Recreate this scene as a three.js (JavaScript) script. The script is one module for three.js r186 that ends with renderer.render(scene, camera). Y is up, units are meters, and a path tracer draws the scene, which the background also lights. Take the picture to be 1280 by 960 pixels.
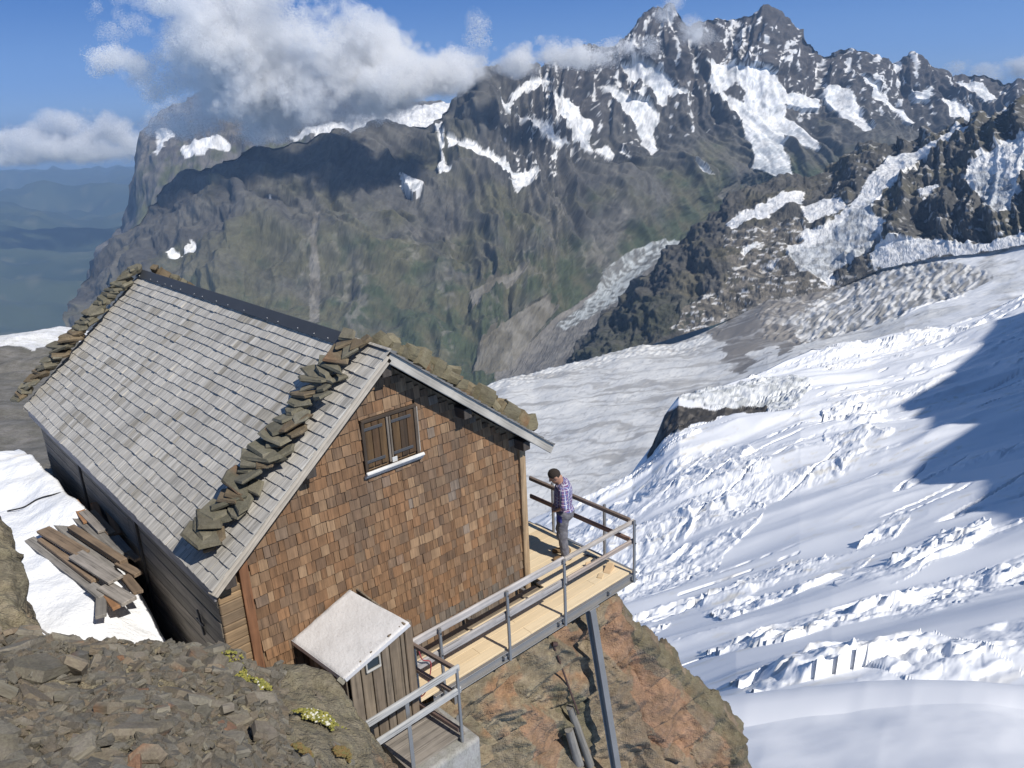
import * as THREE from 'three';
import { MarchingCubes } from 'three/addons/objects/MarchingCubes.js';
import { mergeGeometries, mergeVertices } from 'three/addons/utils/BufferGeometryUtils.js';
import { RoundedBoxGeometry } from 'three/addons/geometries/RoundedBoxGeometry.js';

// ---------------------------------------------------------------- camera, sky, sun, exposure
const scene = new THREE.Scene();
const FPX = 988.63, EYE = new THREE.Vector3(-8.189, 7.752, 9.109);
const camera = new THREE.PerspectiveCamera(2 * Math.atan(480 / FPX) * 180 / Math.PI, 4 / 3, 0.1, 150000);
camera.position.copy(EYE);
camera.rotation.set(-0.3265, -0.7221, -0.0473, 'YXZ');
camera.updateMatrixWorld(true);
const SUN = new THREE.Vector3(0.105, 1.07, 1.0).normalize();
const sun = new THREE.DirectionalLight(new THREE.Color(1.0, 0.955, 0.88), 4.8);
sun.position.copy(SUN).multiplyScalar(400); sun.castShadow = true; sun.shadow.mapSize.set(4096, 4096);
Object.assign(sun.shadow.camera, { left: -700, right: 700, top: 700, bottom: -700, near: 1, far: 1600 });
scene.add(sun, sun.target);
{
  // clear alpine sky: deep blue above, paler towards the horizon, the same all round
  const W = 512, H = 256, d = new Float32Array(W * H * 4);
  const stops = [[0, 0.36, 0.54, 0.82], [3, 0.19, 0.36, 0.72], [8, 0.085, 0.22, 0.57], [25, 0.06, 0.13, 0.30], [90, 0.042, 0.08, 0.17]];
  for (let r = 0; r < H; r++) {
    const el = Math.max(0, ((r + 0.5) / H - 0.5) * 180);
    let k = 0; while (k < stops.length - 2 && el > stops[k + 1][0]) k++;
    const a = stops[k], b = stops[k + 1], f = Math.min(1, (el - a[0]) / (b[0] - a[0])), q = f * f * (3 - 2 * f);
    for (let c = 0; c < W; c++) { const o = (r * W + c) * 4; for (let j = 0; j < 3; j++) d[o + j] = a[j + 1] + (b[j + 1] - a[j + 1]) * (0.5 * f + 0.5 * q); d[o + 3] = 1; }
  }
  const t = new THREE.DataTexture(d, W, H, THREE.RGBAFormat, THREE.FloatType);
  t.mapping = THREE.EquirectangularReflectionMapping; t.magFilter = THREE.LinearFilter; t.needsUpdate = true;
  scene.background = t; scene.environment = t;
}
const renderer = new THREE.WebGLRenderer({ antialias: true });
renderer.toneMapping = THREE.LinearToneMapping; renderer.toneMappingExposure = 1.0;
renderer.shadowMap.enabled = true;
scene.fog = new THREE.FogExp2(new THREE.Color(0.42, 0.65, 1.0), 0.000034);

// ---------------------------------------------------------------- helpers
const V = (x, y, z) => new THREE.Vector3(x, y, z);
const clamp = (x, a = 0, b = 1) => Math.min(b, Math.max(a, x)), lerp = (a, b, t) => a + (b - a) * t;
const sstep = (a, b, x) => { const t = clamp((x - a) / (b - a)); return t * t * (3 - 2 * t); };
function rng(seed) { let s = seed | 0; const f = () => { s = (s + 0x6d2b79f5) | 0; let t = Math.imul(s ^ (s >>> 15), 1 | s); t = (t + Math.imul(t ^ (t >>> 7), 61 | t)) ^ t; return ((t ^ (t >>> 14)) >>> 0) / 4294967296; }; f.r = (a, b) => a + (b - a) * f(); f.pick = (a) => a[Math.floor(f() * a.length)]; f.n = () => (f() + f() + f() - 1.5) / 1.5; return f; }
// gradient noise
const PERM = new Uint8Array(512); { const r = rng(77), p = [...Array(256).keys()]; for (let i = 255; i > 0; i--) { const j = Math.floor(r() * (i + 1)); [p[i], p[j]] = [p[j], p[i]]; } for (let i = 0; i < 512; i++) PERM[i] = p[i & 255]; }
const GX = [1, -1, 1, -1, 1, -1, 1, -1, 0, 0, 0, 0, 1, -1, 0, 0], GY = [1, 1, -1, -1, 0, 0, 0, 0, 1, -1, 1, -1, 1, 1, -1, -1], GZ = [0, 0, 0, 0, 1, 1, -1, -1, 1, 1, -1, -1, 0, 0, 1, -1];
function noise(x, y = 0, z = 0) {
  const X = Math.floor(x), Y = Math.floor(y), Z = Math.floor(z); x -= X; y -= Y; z -= Z;
  const u = x * x * x * (x * (x * 6 - 15) + 10), v = y * y * y * (y * (y * 6 - 15) + 10), w = z * z * z * (z * (z * 6 - 15) + 10);
  const g = (i, j, k) => { const h = PERM[PERM[PERM[(X + i) & 255] + ((Y + j) & 255)] + ((Z + k) & 255)] & 15; return GX[h] * (x - i) + GY[h] * (y - j) + GZ[h] * (z - k); };
  return lerp(lerp(lerp(g(0, 0, 0), g(1, 0, 0), u), lerp(g(0, 1, 0), g(1, 1, 0), u), v), lerp(lerp(g(0, 0, 1), g(1, 0, 1), u), lerp(g(0, 1, 1), g(1, 1, 1), u), v), w);
}
function fbm(x, y, z, o = 4) { let a = 1, s = 0, n = 0; for (let i = 0; i < o; i++) { s += a * noise(x, y, z); n += a; a *= 0.5; x = x * 2.03 + 17.1; y = y * 2.03 + 5.3; z = z * 2.03 + 9.7; } return s / n * 1.5; }
function ridged(x, y, z, o = 4) { let a = 1, s = 0, n = 0; for (let i = 0; i < o; i++) { s += a * (1 - Math.min(1, Math.abs(noise(x, y, z)) * 2.2)); n += a; a *= 0.5; x = x * 2.07 + 7.7; y = y * 2.07 + 3.1; z = z * 2.07 + 1.3; } return s / n; }
const hsh = (a, b, c) => { const h = PERM[PERM[PERM[a & 255] + (b & 255)] + (c & 255)]; return [h / 255, PERM[h + 31] / 255, PERM[h + 97] / 255]; };
function worley(x, y, z) { // [nearest, second, id]
  const X = Math.floor(x), Y = Math.floor(y), Z = Math.floor(z); let d1 = 9, d2 = 9, id = 0;
  for (let i = -1; i < 2; i++) for (let j = -1; j < 2; j++) for (let k = -1; k < 2; k++) {
    const h = hsh(X + i, Y + j, Z + k), dx = X + i + h[0] - x, dy = Y + j + h[1] - y, dz = Z + k + h[2] - z, d = Math.sqrt(dx * dx + dy * dy + dz * dz);
    if (d < d1) { d2 = d1; d1 = d; id = (h[0] * 7.13 + h[1] * 3.7 + h[2] * 11.9) % 1; } else if (d < d2) d2 = d;
  }
  return [d1, d2, id];
}
// a direction in the photograph (1280 x 960) and a distance give a place in the world
const M4 = camera.matrixWorld;
const ray = (x, y) => V((x - 640) / FPX, -(y - 480) / FPX, -1).transformDirection(M4);
const at = (x, y, d) => ray(x, y).multiplyScalar(d).add(EYE);
const onY = (x, y, Y) => { const r = ray(x, y); return r.multiplyScalar((Y - EYE.y) / r.y).add(EYE); };

const used = new Map();
const numbered = (n) => { const k = used.get(n) ?? 0; used.set(n, k + 1); return k ? n + '_' + String(k).padStart(3, '0') : n; };
function mesh(name, geo, mat, parent) { const m = new THREE.Mesh(geo, mat); m.name = parent ? name : numbered(name); m.castShadow = m.receiveShadow = true; (parent ?? scene).add(m); return m; }
function tag(o, label, category, group, kind) { o.userData = { label, category }; if (group) o.userData.group = group; if (kind) o.userData.kind = kind; return o; }
function thing(name, label, category, pos = [0, 0, 0], group) { const g = new THREE.Group(); g.name = numbered(name); g.position.set(...pos); scene.add(g); return tag(g, label, category, group); }
function structure(name, geo, mat, label) { const m = mesh(name, geo, mat); m.userData = { kind: 'structure' }; if (label) m.userData.label = label; return m; }
const col = (r, g, b) => [r, g, b];
function tex(w, h, fn, srgb = false) {
  const d = new Uint8Array(w * h * 4);
  for (let y = 0; y < h; y++) for (let x = 0; x < w; x++) { const c = fn(x / w, y / h), o = (y * w + x) * 4; for (let k = 0; k < 3; k++) d[o + k] = clamp(Array.isArray(c) ? c[k] : c) * 255; d[o + 3] = 255; }
  const t = new THREE.DataTexture(d, w, h); t.wrapS = t.wrapT = THREE.RepeatWrapping; t.magFilter = THREE.LinearFilter; t.minFilter = THREE.LinearMipmapLinearFilter; t.generateMipmaps = true;
  if (srgb) t.colorSpace = THREE.SRGBColorSpace; t.needsUpdate = true; return t;
}
// periodic noise for textures
const tnoise = (u, v, fu, fv, seed) => { // tileable value noise
  const x = u * fu, y = v * fv, X = Math.floor(x), Y = Math.floor(y), a = x - X, b = y - Y, s = a * a * (3 - 2 * a), t = b * b * (3 - 2 * b);
  const h = (i, j) => PERM[PERM[((X + i) % fu + fu) % fu & 255] + (((Y + j) % fv + fv) % fv & 255) + seed & 511] / 255;
  return lerp(lerp(h(0, 0), h(1, 0), s), lerp(h(0, 1), h(1, 1), s), t);
};
function inside(poly, x, y) { let c = false; for (let i = 0, j = poly.length - 1; i < poly.length; j = i++) { const a = poly[i], b = poly[j]; if ((a[1] > y) !== (b[1] > y) && x < (b[0] - a[0]) * (y - a[1]) / (b[1] - a[1]) + a[0]) c = !c; } return c; }

const along = (row, s) => { const x0 = row[0][0], x1 = row[row.length - 1][0], x = lerp(x0, x1, s); let k = 0; while (k < row.length - 2 && x > row[k + 1][0]) k++; const a = row[k], b = row[k + 1], f = clamp((x - a[0]) / (b[0] - a[0])); return [x, lerp(a[1], b[1], f), lerp(a[2], b[2], f)]; };
// photo point -> (s, t) on a sheet, to set an outline down on the land
function footOf(rows) {
  const px = (s, t) => { const q2 = t * (rows.length - 1), k = Math.min(rows.length - 2, Math.floor(q2)), f = q2 - k, a = along(rows[k], s), b = along(rows[k + 1], s); return [lerp(a[0], b[0], f), lerp(a[1], b[1], f)]; };
  return (x, y) => {
    let best = 1e9, bs = 0, bt = 0, s0 = 0, s1 = 1, t0 = 0, t1 = 1;
    for (let it = 0; it < 5; it++) { best = 1e9; for (let i = 0; i <= 24; i++) for (let j = 0; j <= 24; j++) { const s = lerp(s0, s1, i / 24), t = lerp(t0, t1, j / 24), p = px(s, t), d = (p[0] - x) ** 2 + (p[1] - y) ** 2; if (d < best) { best = d; bs = s; bt = t; } } const ds = (s1 - s0) / 10, dt = (t1 - t0) / 10; s0 = clamp(bs - ds); s1 = clamp(bs + ds); t0 = clamp(bt - dt); t1 = clamp(bt + dt); }
    return [bs, bt];
  };
}
// A sheet of land through guide lines (each a list of [photo x, photo y, metres away]) from its skyline to its foot, with its far side behind the skyline.
// s runs along the lines, t from skyline (0) to foot (1). lift(s,t,p) moves the land along its normal; paint(s,t,p,n) gives its colour.
function land({ rows, nu, nv, tpow = 1, back, lift, vertical, paint, uvScale, uvOf }) {
  const nb = back ? back.n ?? 10 : 0, R = nv + nb, pos = new Float32Array(nu * R * 3), st = new Float32Array(nu * R * 2), base = [];
  const up = new THREE.Vector3();
  for (let i = 0; i < nu; i++) {
    const s = i / (nu - 1), g = rows.map((r) => { const q = along(r, s); return at(q[0], q[1], q[2]); });
    for (let j = 0; j < R; j++) {
      const p = new THREE.Vector3(), o = j * nu + i;
      if (j < nb) {
        const f = (nb - j) / nb, away = V(g[0].x - EYE.x, 0, g[0].z - EYE.z).normalize();
        p.copy(g[0]).addScaledVector(away, back.dist * f); p.y -= back.drop * Math.pow(f, back.pow ?? 1.2); st[o * 2] = s; st[o * 2 + 1] = -f;
      } else {
        const t = Math.pow((j - nb) / (nv - 1), tpow), q = t * (g.length - 1), k = Math.min(g.length - 2, Math.floor(q)), f = q - k;
        const p0 = g[Math.max(0, k - 1)], p1 = g[k], p2 = g[k + 1], p3 = g[Math.min(g.length - 1, k + 2)];
        for (const c of ['x', 'y', 'z']) { // gentle Catmull-Rom
          const m1 = (p2[c] - p0[c]) * (k ? 0.5 : 1), m2 = (p3[c] - p1[c]) * (k + 2 < g.length ? 0.5 : 1), f2 = f * f, f3 = f2 * f;
          const cr = (2 * f3 - 3 * f2 + 1) * p1[c] + (f3 - 2 * f2 + f) * m1 + (-2 * f3 + 3 * f2) * p2[c] + (f3 - f2) * m2;
          p[c] = lerp(lerp(p1[c], p2[c], f), cr, 0.5);
        }
        st[o * 2] = s; st[o * 2 + 1] = t;
      }
      base[o] = p; pos.set([p.x, p.y, p.z], o * 3);
    }
  }
  const idx = new Uint32Array((nu - 1) * (R - 1) * 6); let c = 0;
  for (let j = 0; j < R - 1; j++) for (let i = 0; i < nu - 1; i++) { const a = j * nu + i, b = a + 1, d = a + nu, e = d + 1; idx.set([a, d, b, b, d, e], c); c += 6; }
  const geo = new THREE.BufferGeometry(); geo.setIndex(new THREE.BufferAttribute(idx, 1)); geo.setAttribute('position', new THREE.BufferAttribute(pos, 3));
  geo.computeVertexNormals();
  if (lift) {
    const n = geo.attributes.normal.array.slice();
    for (let o = 0; o < nu * R; o++) {
      const p = base[o], h = lift(st[o * 2], st[o * 2 + 1], p, n.subarray(o * 3, o * 3 + 3));
      if (vertical) pos[o * 3 + 1] += h; else { pos[o * 3] += n[o * 3] * h; pos[o * 3 + 1] += n[o * 3 + 1] * h; pos[o * 3 + 2] += n[o * 3 + 2] * h; }
    }
    geo.computeVertexNormals();
  }
  const colr = new Float32Array(nu * R * 3), uv = new Float32Array(nu * R * 2), n = geo.attributes.normal.array, q = new THREE.Vector3();
  for (let o = 0; o < nu * R; o++) { q.fromArray(pos, o * 3); colr.set(paint(st[o * 2], st[o * 2 + 1], q, n.subarray(o * 3, o * 3 + 3), base[o]), o * 3); if (uvOf) { const [a, b] = uvOf(st[o * 2], st[o * 2 + 1], base[o]); uv[o * 2] = a; uv[o * 2 + 1] = b; continue; } uv[o * 2] = q.x * (uvScale ?? 1) + q.y * 0.35 * (uvScale ?? 1); uv[o * 2 + 1] = q.z * (uvScale ?? 1) - q.y * 0.8 * (uvScale ?? 1); }
  geo.setAttribute('color', new THREE.BufferAttribute(colr, 3)); geo.setAttribute('uv', new THREE.BufferAttribute(uv, 2));
  return { geo, nu, R, nb, pos };
}
// outlines given as flat lists of photo points, set down on a sheet; returns a test (s,t) -> how many metres-free yes/no
function outlines(foot, list) {
  const polys = list.map((l) => { const p = []; for (let i = 0; i < l.length; i += 2) p.push(foot(l[i], l[i + 1])); const xs = p.map((q) => q[0]), ys = p.map((q) => q[1]); return { p, b: [Math.min(...xs), Math.max(...xs), Math.min(...ys), Math.max(...ys)] }; });
  return (s, t) => polys.some(({ p, b }) => s >= b[0] && s <= b[1] && t >= b[2] && t <= b[3] && inside(p, s, t));
}
const mix3 = (a, b, t) => [a[0] + (b[0] - a[0]) * t, a[1] + (b[1] - a[1]) * t, a[2] + (b[2] - a[2]) * t];
// broken rock seen from afar: strata across, gullies down, speckle; used for colour and relief on the mountain sides
const cragAt = (u, v) => { const w = tnoise(u, v, 6, 6, 71) - 0.5, a = tnoise(u + w * 0.12, v + w * 0.1, 26, 11, 12), b = tnoise(u + w * 0.08, v - w * 0.08, 60, 30, 33), c = tnoise(u - w * 0.1, v + w * 0.16, 12, 30, 53), d = tnoise(u, v, 110, 80, 83), e = tnoise(u, v, 200, 160, 19); return 0.24 * a + 0.24 * b + 0.20 * c + 0.18 * d + 0.14 * e; };
const cragTex = tex(512, 512, (u, v) => clamp(0.76 + (cragAt(u, v) - 0.5) * 0.9, 0.4, 1)), cragBump = tex(512, 512, cragAt);
const mountainMat = new THREE.MeshStandardMaterial({ vertexColors: true, roughness: 0.95, map: cragTex, bumpMap: cragBump, bumpScale: 9 });
const spurMat = new THREE.MeshStandardMaterial({ vertexColors: true, roughness: 0.95, map: cragTex, bumpMap: cragBump, bumpScale: 4 });
const landMat = new THREE.MeshStandardMaterial({ vertexColors: true, roughness: 0.95, metalness: 0 });
const snowMat = new THREE.MeshStandardMaterial({ vertexColors: true, roughness: 0.75, metalness: 0 });

// ---------------------------------------------------------------- far land
const ROCK = [0.132, 0.127, 0.114], ROCKD = [0.076, 0.075, 0.073], GREEN = [0.064, 0.088, 0.04], TURF = [0.13, 0.125, 0.07], SCREE = [0.25, 0.235, 0.205], SNOW = [1.0, 1.0, 1.0], ICE = [0.58, 0.62, 0.66];
{ // lowland and hill chains beyond the valley, out to the horizon
  const rows = [
    [[-260, 232, 60000], [200, 214, 60000], [640, 196, 60000], [1500, 160, 60000]],
    [[-260, 250, 30000], [200, 246, 30000], [640, 226, 30000], [1500, 190, 30000]],
    [[-260, 330, 15500], [200, 318, 15500], [640, 300, 15500], [1500, 270, 15500]],
    [[-260, 430, 9000], [200, 420, 9000], [640, 420, 9000], [1500, 400, 9000]],
    [[-260, 560, 6600], [200, 540, 6600], [640, 540, 6400], [1500, 520, 6000]]];
  const { geo } = land({ rows, nu: 220, nv: 200, vertical: true,
    lift: (s, t, p) => { const r = Math.hypot(p.x, p.z); return (ridged(p.x / 7000 + 3, p.z / 5200, 0.5, 5) - 0.5) * lerp(900, 1500, sstep(11000, 34000, r)) + fbm(p.x / 1500, p.z / 1500, 3, 3) * 160; },
    paint: (s, t, p) => { const n = fbm(p.x / 1300, p.z / 1300, 1, 4), m = fbm(p.x / 420, p.z / 420, 8, 3); return mix3(mix3([0.022, 0.038, 0.025], [0.05, 0.066, 0.034], sstep(-0.2, 0.35, n)), [0.085, 0.092, 0.055], sstep(0.25, 0.5, m)); } });
  structure('hills', geo, landMat, 'far wooded hills and lowland fading into blue haze');
}
{ // the big limestone massif behind the left shoulder, its top in the cloud
  const rows = [
    [[96, 420, 8600], [104, 345, 8500], [128, 305, 8400], [150, 278, 8300], [158, 240, 8300], [168, 196, 8200], [178, 168, 8200], [205, 140, 8300], [250, 118, 8400], [330, 96, 8500], [420, 100, 8500], [480, 118, 8500], [545, 128, 8400], [600, 140, 8300]],
    [[96, 440, 8200], [128, 350, 7900], [158, 290, 7800], [178, 215, 7800], [205, 190, 7700], [250, 180, 7600], [330, 170, 7500], [420, 165, 7400], [545, 158, 7300], [600, 165, 7300]],
    [[60, 560, 6400], [178, 420, 6400], [330, 330, 6300], [600, 300, 6200]]];
  const foot = footOf(rows), snow = outlines(foot, [[226, 190, 238, 180, 262, 176, 278, 174, 287, 182, 288, 190, 262, 193, 248, 203, 232, 205], [196, 172, 214, 170, 219, 176, 205, 183, 200, 200, 196, 196], [360, 172, 384, 160, 420, 154, 470, 143, 520, 132, 560, 126, 600, 132, 600, 175, 430, 175]]);
  const { geo } = land({ rows, uvOf: (s, t, p) => [s * 6, t * 2.2], nu: 300, nv: 180, back: { dist: 2500, drop: 1700 },
    lift: (s, t, p) => (ridged(p.x / 420 + p.z / 900, p.y / 1500, p.z / 900, 5) - 0.5) * 110 * sstep(-1, 0.15, t) + fbm(p.x / 160, p.y / 110, p.z / 160, 4) * 28,
    paint: (s, t, p) => { const w = fbm(p.x / 120, p.y / 120, p.z / 120, 4); if (snow(s + w * 0.012, t + w * 0.02)) return SNOW; const b = fbm(p.x / 600, p.y / 70, p.z / 600, 4); return mix3(mix3([0.20, 0.185, 0.17], [0.12, 0.11, 0.105], sstep(-0.3, 0.4, b)), [0.11, 0.12, 0.06], sstep(0.45, 0.8, t + w * 0.4)); } });
  structure('mountain', geo, mountainMat, 'grey limestone massif with its summit hidden in cloud');
}
{ // the main range across the valley: dark shoulder on the left, high peaks on the right, and the valley floor at its foot
  const rows = [
    [[96, 352, 4900], [140, 310, 4900], [165, 280, 4900], [190, 242, 4900], [215, 224, 4900], [250, 206, 4900], [300, 179, 4900], [345, 179, 4950], [375, 172, 5000], [415, 157, 5000], [437, 166, 5050], [460, 156, 5100], [480, 155, 5150], [510, 158, 5200], [540, 152, 5300], [550, 136, 5350], [575, 122, 5450], [590, 100, 5500], [605, 88, 5500], [640, 84, 5600], [680, 84, 5700], [718, 62, 5800], [735, 55, 5850], [765, 53, 5950], [790, 44, 6000], [800, 26, 6050], [815, 12, 6100], [830, 6, 6150], [840, 2, 6150], [850, 14, 6150], [862, 30, 6200], [880, 26, 6200], [895, 17, 6250], [920, 22, 6300], [940, 17, 6300], [958, 9, 6300], [975, 22, 6350], [1000, 40, 6400], [1030, 68, 6450], [1040, 60, 6450], [1060, 57, 6500], [1080, 62, 6500], [1100, 77, 6550], [1120, 80, 6600], [1140, 69, 6600], [1160, 85, 6650], [1190, 98, 6700], [1220, 90, 6700], [1250, 98, 6800], [1280, 104, 6800], [1340, 118, 6900]],
    [[90, 410, 4500], [190, 330, 4350], [300, 285, 4250], [375, 270, 4300], [440, 262, 4350], [500, 252, 4450], [560, 235, 4550], [640, 215, 4800], [700, 200, 5050], [760, 178, 5400], [850, 160, 5600], [960, 150, 5800], [1060, 145, 6050], [1180, 150, 6350], [1340, 165, 6600]],
    [[80, 500, 3950], [190, 430, 3800], [300, 400, 3700], [440, 385, 3750], [560, 355, 3950], [640, 330, 4150], [700, 300, 4450], [760, 275, 4750], [850, 240, 5200], [960, 205, 5550], [1060, 185, 5800], [1180, 180, 6100], [1340, 190, 6400]],
    [[70, 600, 3400], [190, 540, 3400], [300, 530, 3350], [440, 520, 3350], [560, 492, 3350], [640, 462, 3500], [700, 400, 4050], [760, 360, 4450], [820, 312, 4850], [880, 275, 5250], [930, 240, 5500], [1060, 222, 5600], [1180, 205, 5900], [1340, 205, 6200]],
    [[60, 680, 2900], [440, 600, 2950], [640, 520, 3000], [720, 470, 3250], [800, 395, 3850], [870, 325, 4500], [930, 280, 5000], [1060, 255, 5300], [1340, 235, 5900]]];
  const foot = footOf(rows);
  const snow = outlines(foot, [
    [654, 105, 688, 100, 691, 112, 676, 120, 654, 122, 638, 134, 641, 145, 663, 152, 685, 156, 697, 170, 715, 181, 697, 181, 680, 169, 654, 153, 635, 141, 612, 119, 613, 117, 633, 131, 644, 119],
    [679, 120, 701, 122, 726, 131, 730, 141, 741, 147, 740, 178, 744, 188, 729, 188, 716, 178, 715, 166, 697, 147, 691, 144, 691, 128],
    [744, 184, 760, 183, 768, 191, 763, 197, 751, 191], [772, 189, 779, 188, 790, 200, 783, 196],
    [755, 106, 763, 108, 785, 120, 791, 128, 810, 128, 822, 141, 824, 153, 816, 166, 824, 188, 816, 191, 804, 178, 791, 159, 779, 147, 768, 134],
    [776, 83, 797, 81, 819, 89, 832, 94, 841, 106, 861, 119, 860, 126, 841, 116, 833, 119, 832, 128, 821, 128, 807, 112, 793, 103, 779, 97],
    [889, 79, 920, 84, 954, 84, 971, 96, 987, 112, 1010, 115, 1030, 121, 1027, 132, 1004, 132, 985, 129, 982, 143, 1004, 157, 1024, 174, 1024, 186, 1004, 180, 982, 163, 979, 180, 993, 217, 976, 225, 959, 214, 940, 208, 942, 191, 937, 174, 920, 152, 903, 135, 892, 118, 886, 101],
    [1027, 107, 1049, 101, 1066, 115, 1075, 138, 1091, 163, 1083, 172, 1066, 152, 1049, 141, 1032, 124],
    [1069, 90, 1094, 110, 1122, 135, 1148, 149, 1142, 152, 1117, 138, 1089, 118],
    [1196, 104, 1229, 104, 1249, 121, 1235, 125, 1215, 115], [1145, 112, 1165, 107, 1162, 121, 1148, 121], [1173, 124, 1190, 124, 1224, 146, 1215, 155, 1190, 146],
    [556, 175, 579, 181, 594, 180, 604, 191, 616, 194, 630, 203, 638, 203, 641, 212, 654, 216, 668, 212, 671, 222, 660, 231, 644, 236, 635, 225, 644, 222, 629, 216, 607, 206, 585, 195, 560, 186],
    [503, 213, 515, 220, 530, 225, 530, 232, 515, 237, 505, 225], [547, 150, 552, 150, 555, 200, 563, 213, 547, 215, 545, 205, 550, 198],
    [213, 327, 222, 316, 227, 319, 216, 330], [240, 304, 248, 306, 249, 318, 238, 321, 230, 327], [335, 243, 338, 243, 339, 251, 335, 251],
    [800, 178, 812, 160, 818, 170, 822, 186, 812, 190], [862, 200, 880, 212, 890, 222, 884, 222, 868, 210]]);
  const hole = outlines(foot, [[903, 112, 920, 104, 931, 118, 928, 129, 909, 121]]);
  const couloir = outlines(foot, [[393, 255, 400, 258, 395, 300, 400, 330, 398, 400, 387, 400, 386, 330, 389, 290]]);
  const screeAt = outlines(foot, [[600, 430, 640, 395, 680, 372, 695, 380, 690, 395, 660, 430, 620, 470, 590, 465], [905, 232, 925, 222, 930, 240, 905, 252, 895, 245], [585, 365, 620, 350, 650, 335, 655, 342, 620, 362, 590, 385]]);
  const ice = outlines(foot, [[790, 312, 842, 299, 856, 303, 832, 322, 800, 347, 771, 380, 737, 400, 706, 414, 692, 410, 722, 388, 745, 364, 757, 335]]);
  const gravel = outlines(foot, [[620, 470, 650, 440, 690, 400, 720, 380, 745, 362, 757, 335, 770, 330, 850, 300, 845, 340, 780, 420, 700, 490, 620, 520]]);
  const { geo } = land({ rows, uvOf: (s, t, p) => [s * 6200 / 800 + t * 0.7, t * 3.1 + s * 2], nu: 900, nv: 470, back: { dist: 1300, drop: 1100, n: 10 },
    lift: (s, t, p) => {
      const hi = 1 - sstep(0.1, 0.5, t), x = s * 6200, w = fbm(p.x / 900, p.y / 900, p.z / 900, 3);
      const right = sstep(0.36, 0.52, s), lean = p.y * lerp(0.75, 0.6 * sstep(0.12, 0.45, t), right) * (0.9 + 0.9 * noise(s * 4, 3.3, 1)), soft = t > 0 && (screeAt(s, t) || gravel(s, t)) ? 0.2 : 1; // gullies fan out towards the foot
      const ribs = ridged((x + w * 420 + lean) / lerp(620, 340, right), p.y / 1300 + w * 0.6, 1.7, 4) - 0.5, fine = ridged((x + w * 190 + lean * 1.3) / lerp(190, 105, right), p.y / 520 + w, 5.1, 3) - 0.5;
      const body = fbm(p.x / 420, p.y / 420, p.z / 420, 4), rough = fbm(p.x / 75, p.y / 75, p.z / 75, 3);
      const glacier = t > 0 && snow(s, t) ? 0.35 : 1, low = 1 - sstep(0.72, 0.82, t);
      return (ribs * lerp(170, 150, right) * lerp(1, 0.6, sstep(0.4, 0.7, t)) + fine * lerp(26, 70, right * hi) + body * lerp(110, 70, right) + rough * lerp(12, 20, right * hi)) * low * glacier * soft * (t < 0 ? 0.6 + 0.4 * (1 + t) : 1) * lerp(0.55, 1, sstep(-0.02, 0.12, Math.abs(t))) + rough * 7;
    },
    paint: (s, t, p, n, b) => {
      const x = s * 6200, w = fbm(p.x / 130, p.y / 130, p.z / 130, 3), w2 = fbm(p.x / 45, p.y / 45, p.z / 45, 2), ss = s + (w * 0.004 + w2 * 0.0012), tt = t + w * 0.009 + w2 * 0.005;
      if (t >= 0) {
        if (snow(ss, tt) && !hole(ss, tt)) return mix3(SNOW, ICE, sstep(0.1, 0.5, fbm(p.x / 60, p.y / 50, p.z / 60, 3) + sstep(0.26, 0.4, t) * 0.35) * 0.8);
        if (ice(ss, tt)) return mix3([0.56, 0.60, 0.62], [0.22, 0.22, 0.21], sstep(-0.15, 0.25, fbm(p.x / 40, p.z / 40, 2, 4) + fbm(p.x / 160, p.z / 160, 6, 2) * 0.5));
        if (screeAt(ss, tt) || couloir(s + w2 * 0.0015, tt)) return mix3(SCREE, [0.17, 0.155, 0.12], sstep(-0.3, 0.3, w));
        if (gravel(ss, tt)) return mix3([0.20, 0.19, 0.18], [0.26, 0.245, 0.225], sstep(-0.3, 0.3, w2));
      }
      const right = sstep(0.40, 0.5, s), hi = 1 - sstep(0.08, 0.36, t);
      const streak = ridged((x + w * 40) / 62, b.y / 900, 9.3, 3), gully = ridged((x + w * 90) / 260, b.y / 1400, 2.2, 3);
      if (right * hi > 0.1 && streak + w2 * 0.5 + w * 0.25 > lerp(1.03, 0.80, hi * right)) return mix3(SNOW, ROCK, 0.12);
      let c = mix3(ROCK, ROCKD, sstep(-0.25, 0.35, fbm(p.x / 260, p.y / 160, p.z / 260, 4)));
      if (right * hi > 0) c = mix3(c, [0.102, 0.094, 0.092], right * hi);
      const veg = sstep(0.22, 0.60, t + fbm(p.x / 330, p.y / 330, p.z / 330, 4) * 0.45 - right * 0.1 + (1 - right) * 0.1);
      c = mix3(c, mix3(TURF, GREEN, sstep(0.35, 0.75, t + w * 0.5)), veg * 0.85);
      const st = sstep(0.80, 0.93, gully + w2 * 0.12) * sstep(0.2, 0.4, t);
      return mix3(c, SCREE, st * 0.55 + sstep(0.2, 0.5, w2) * 0.10);
    } });
  structure('mountain', geo, mountainMat, 'dark rock range with hanging glaciers and jagged peaks across the valley');
}
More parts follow.
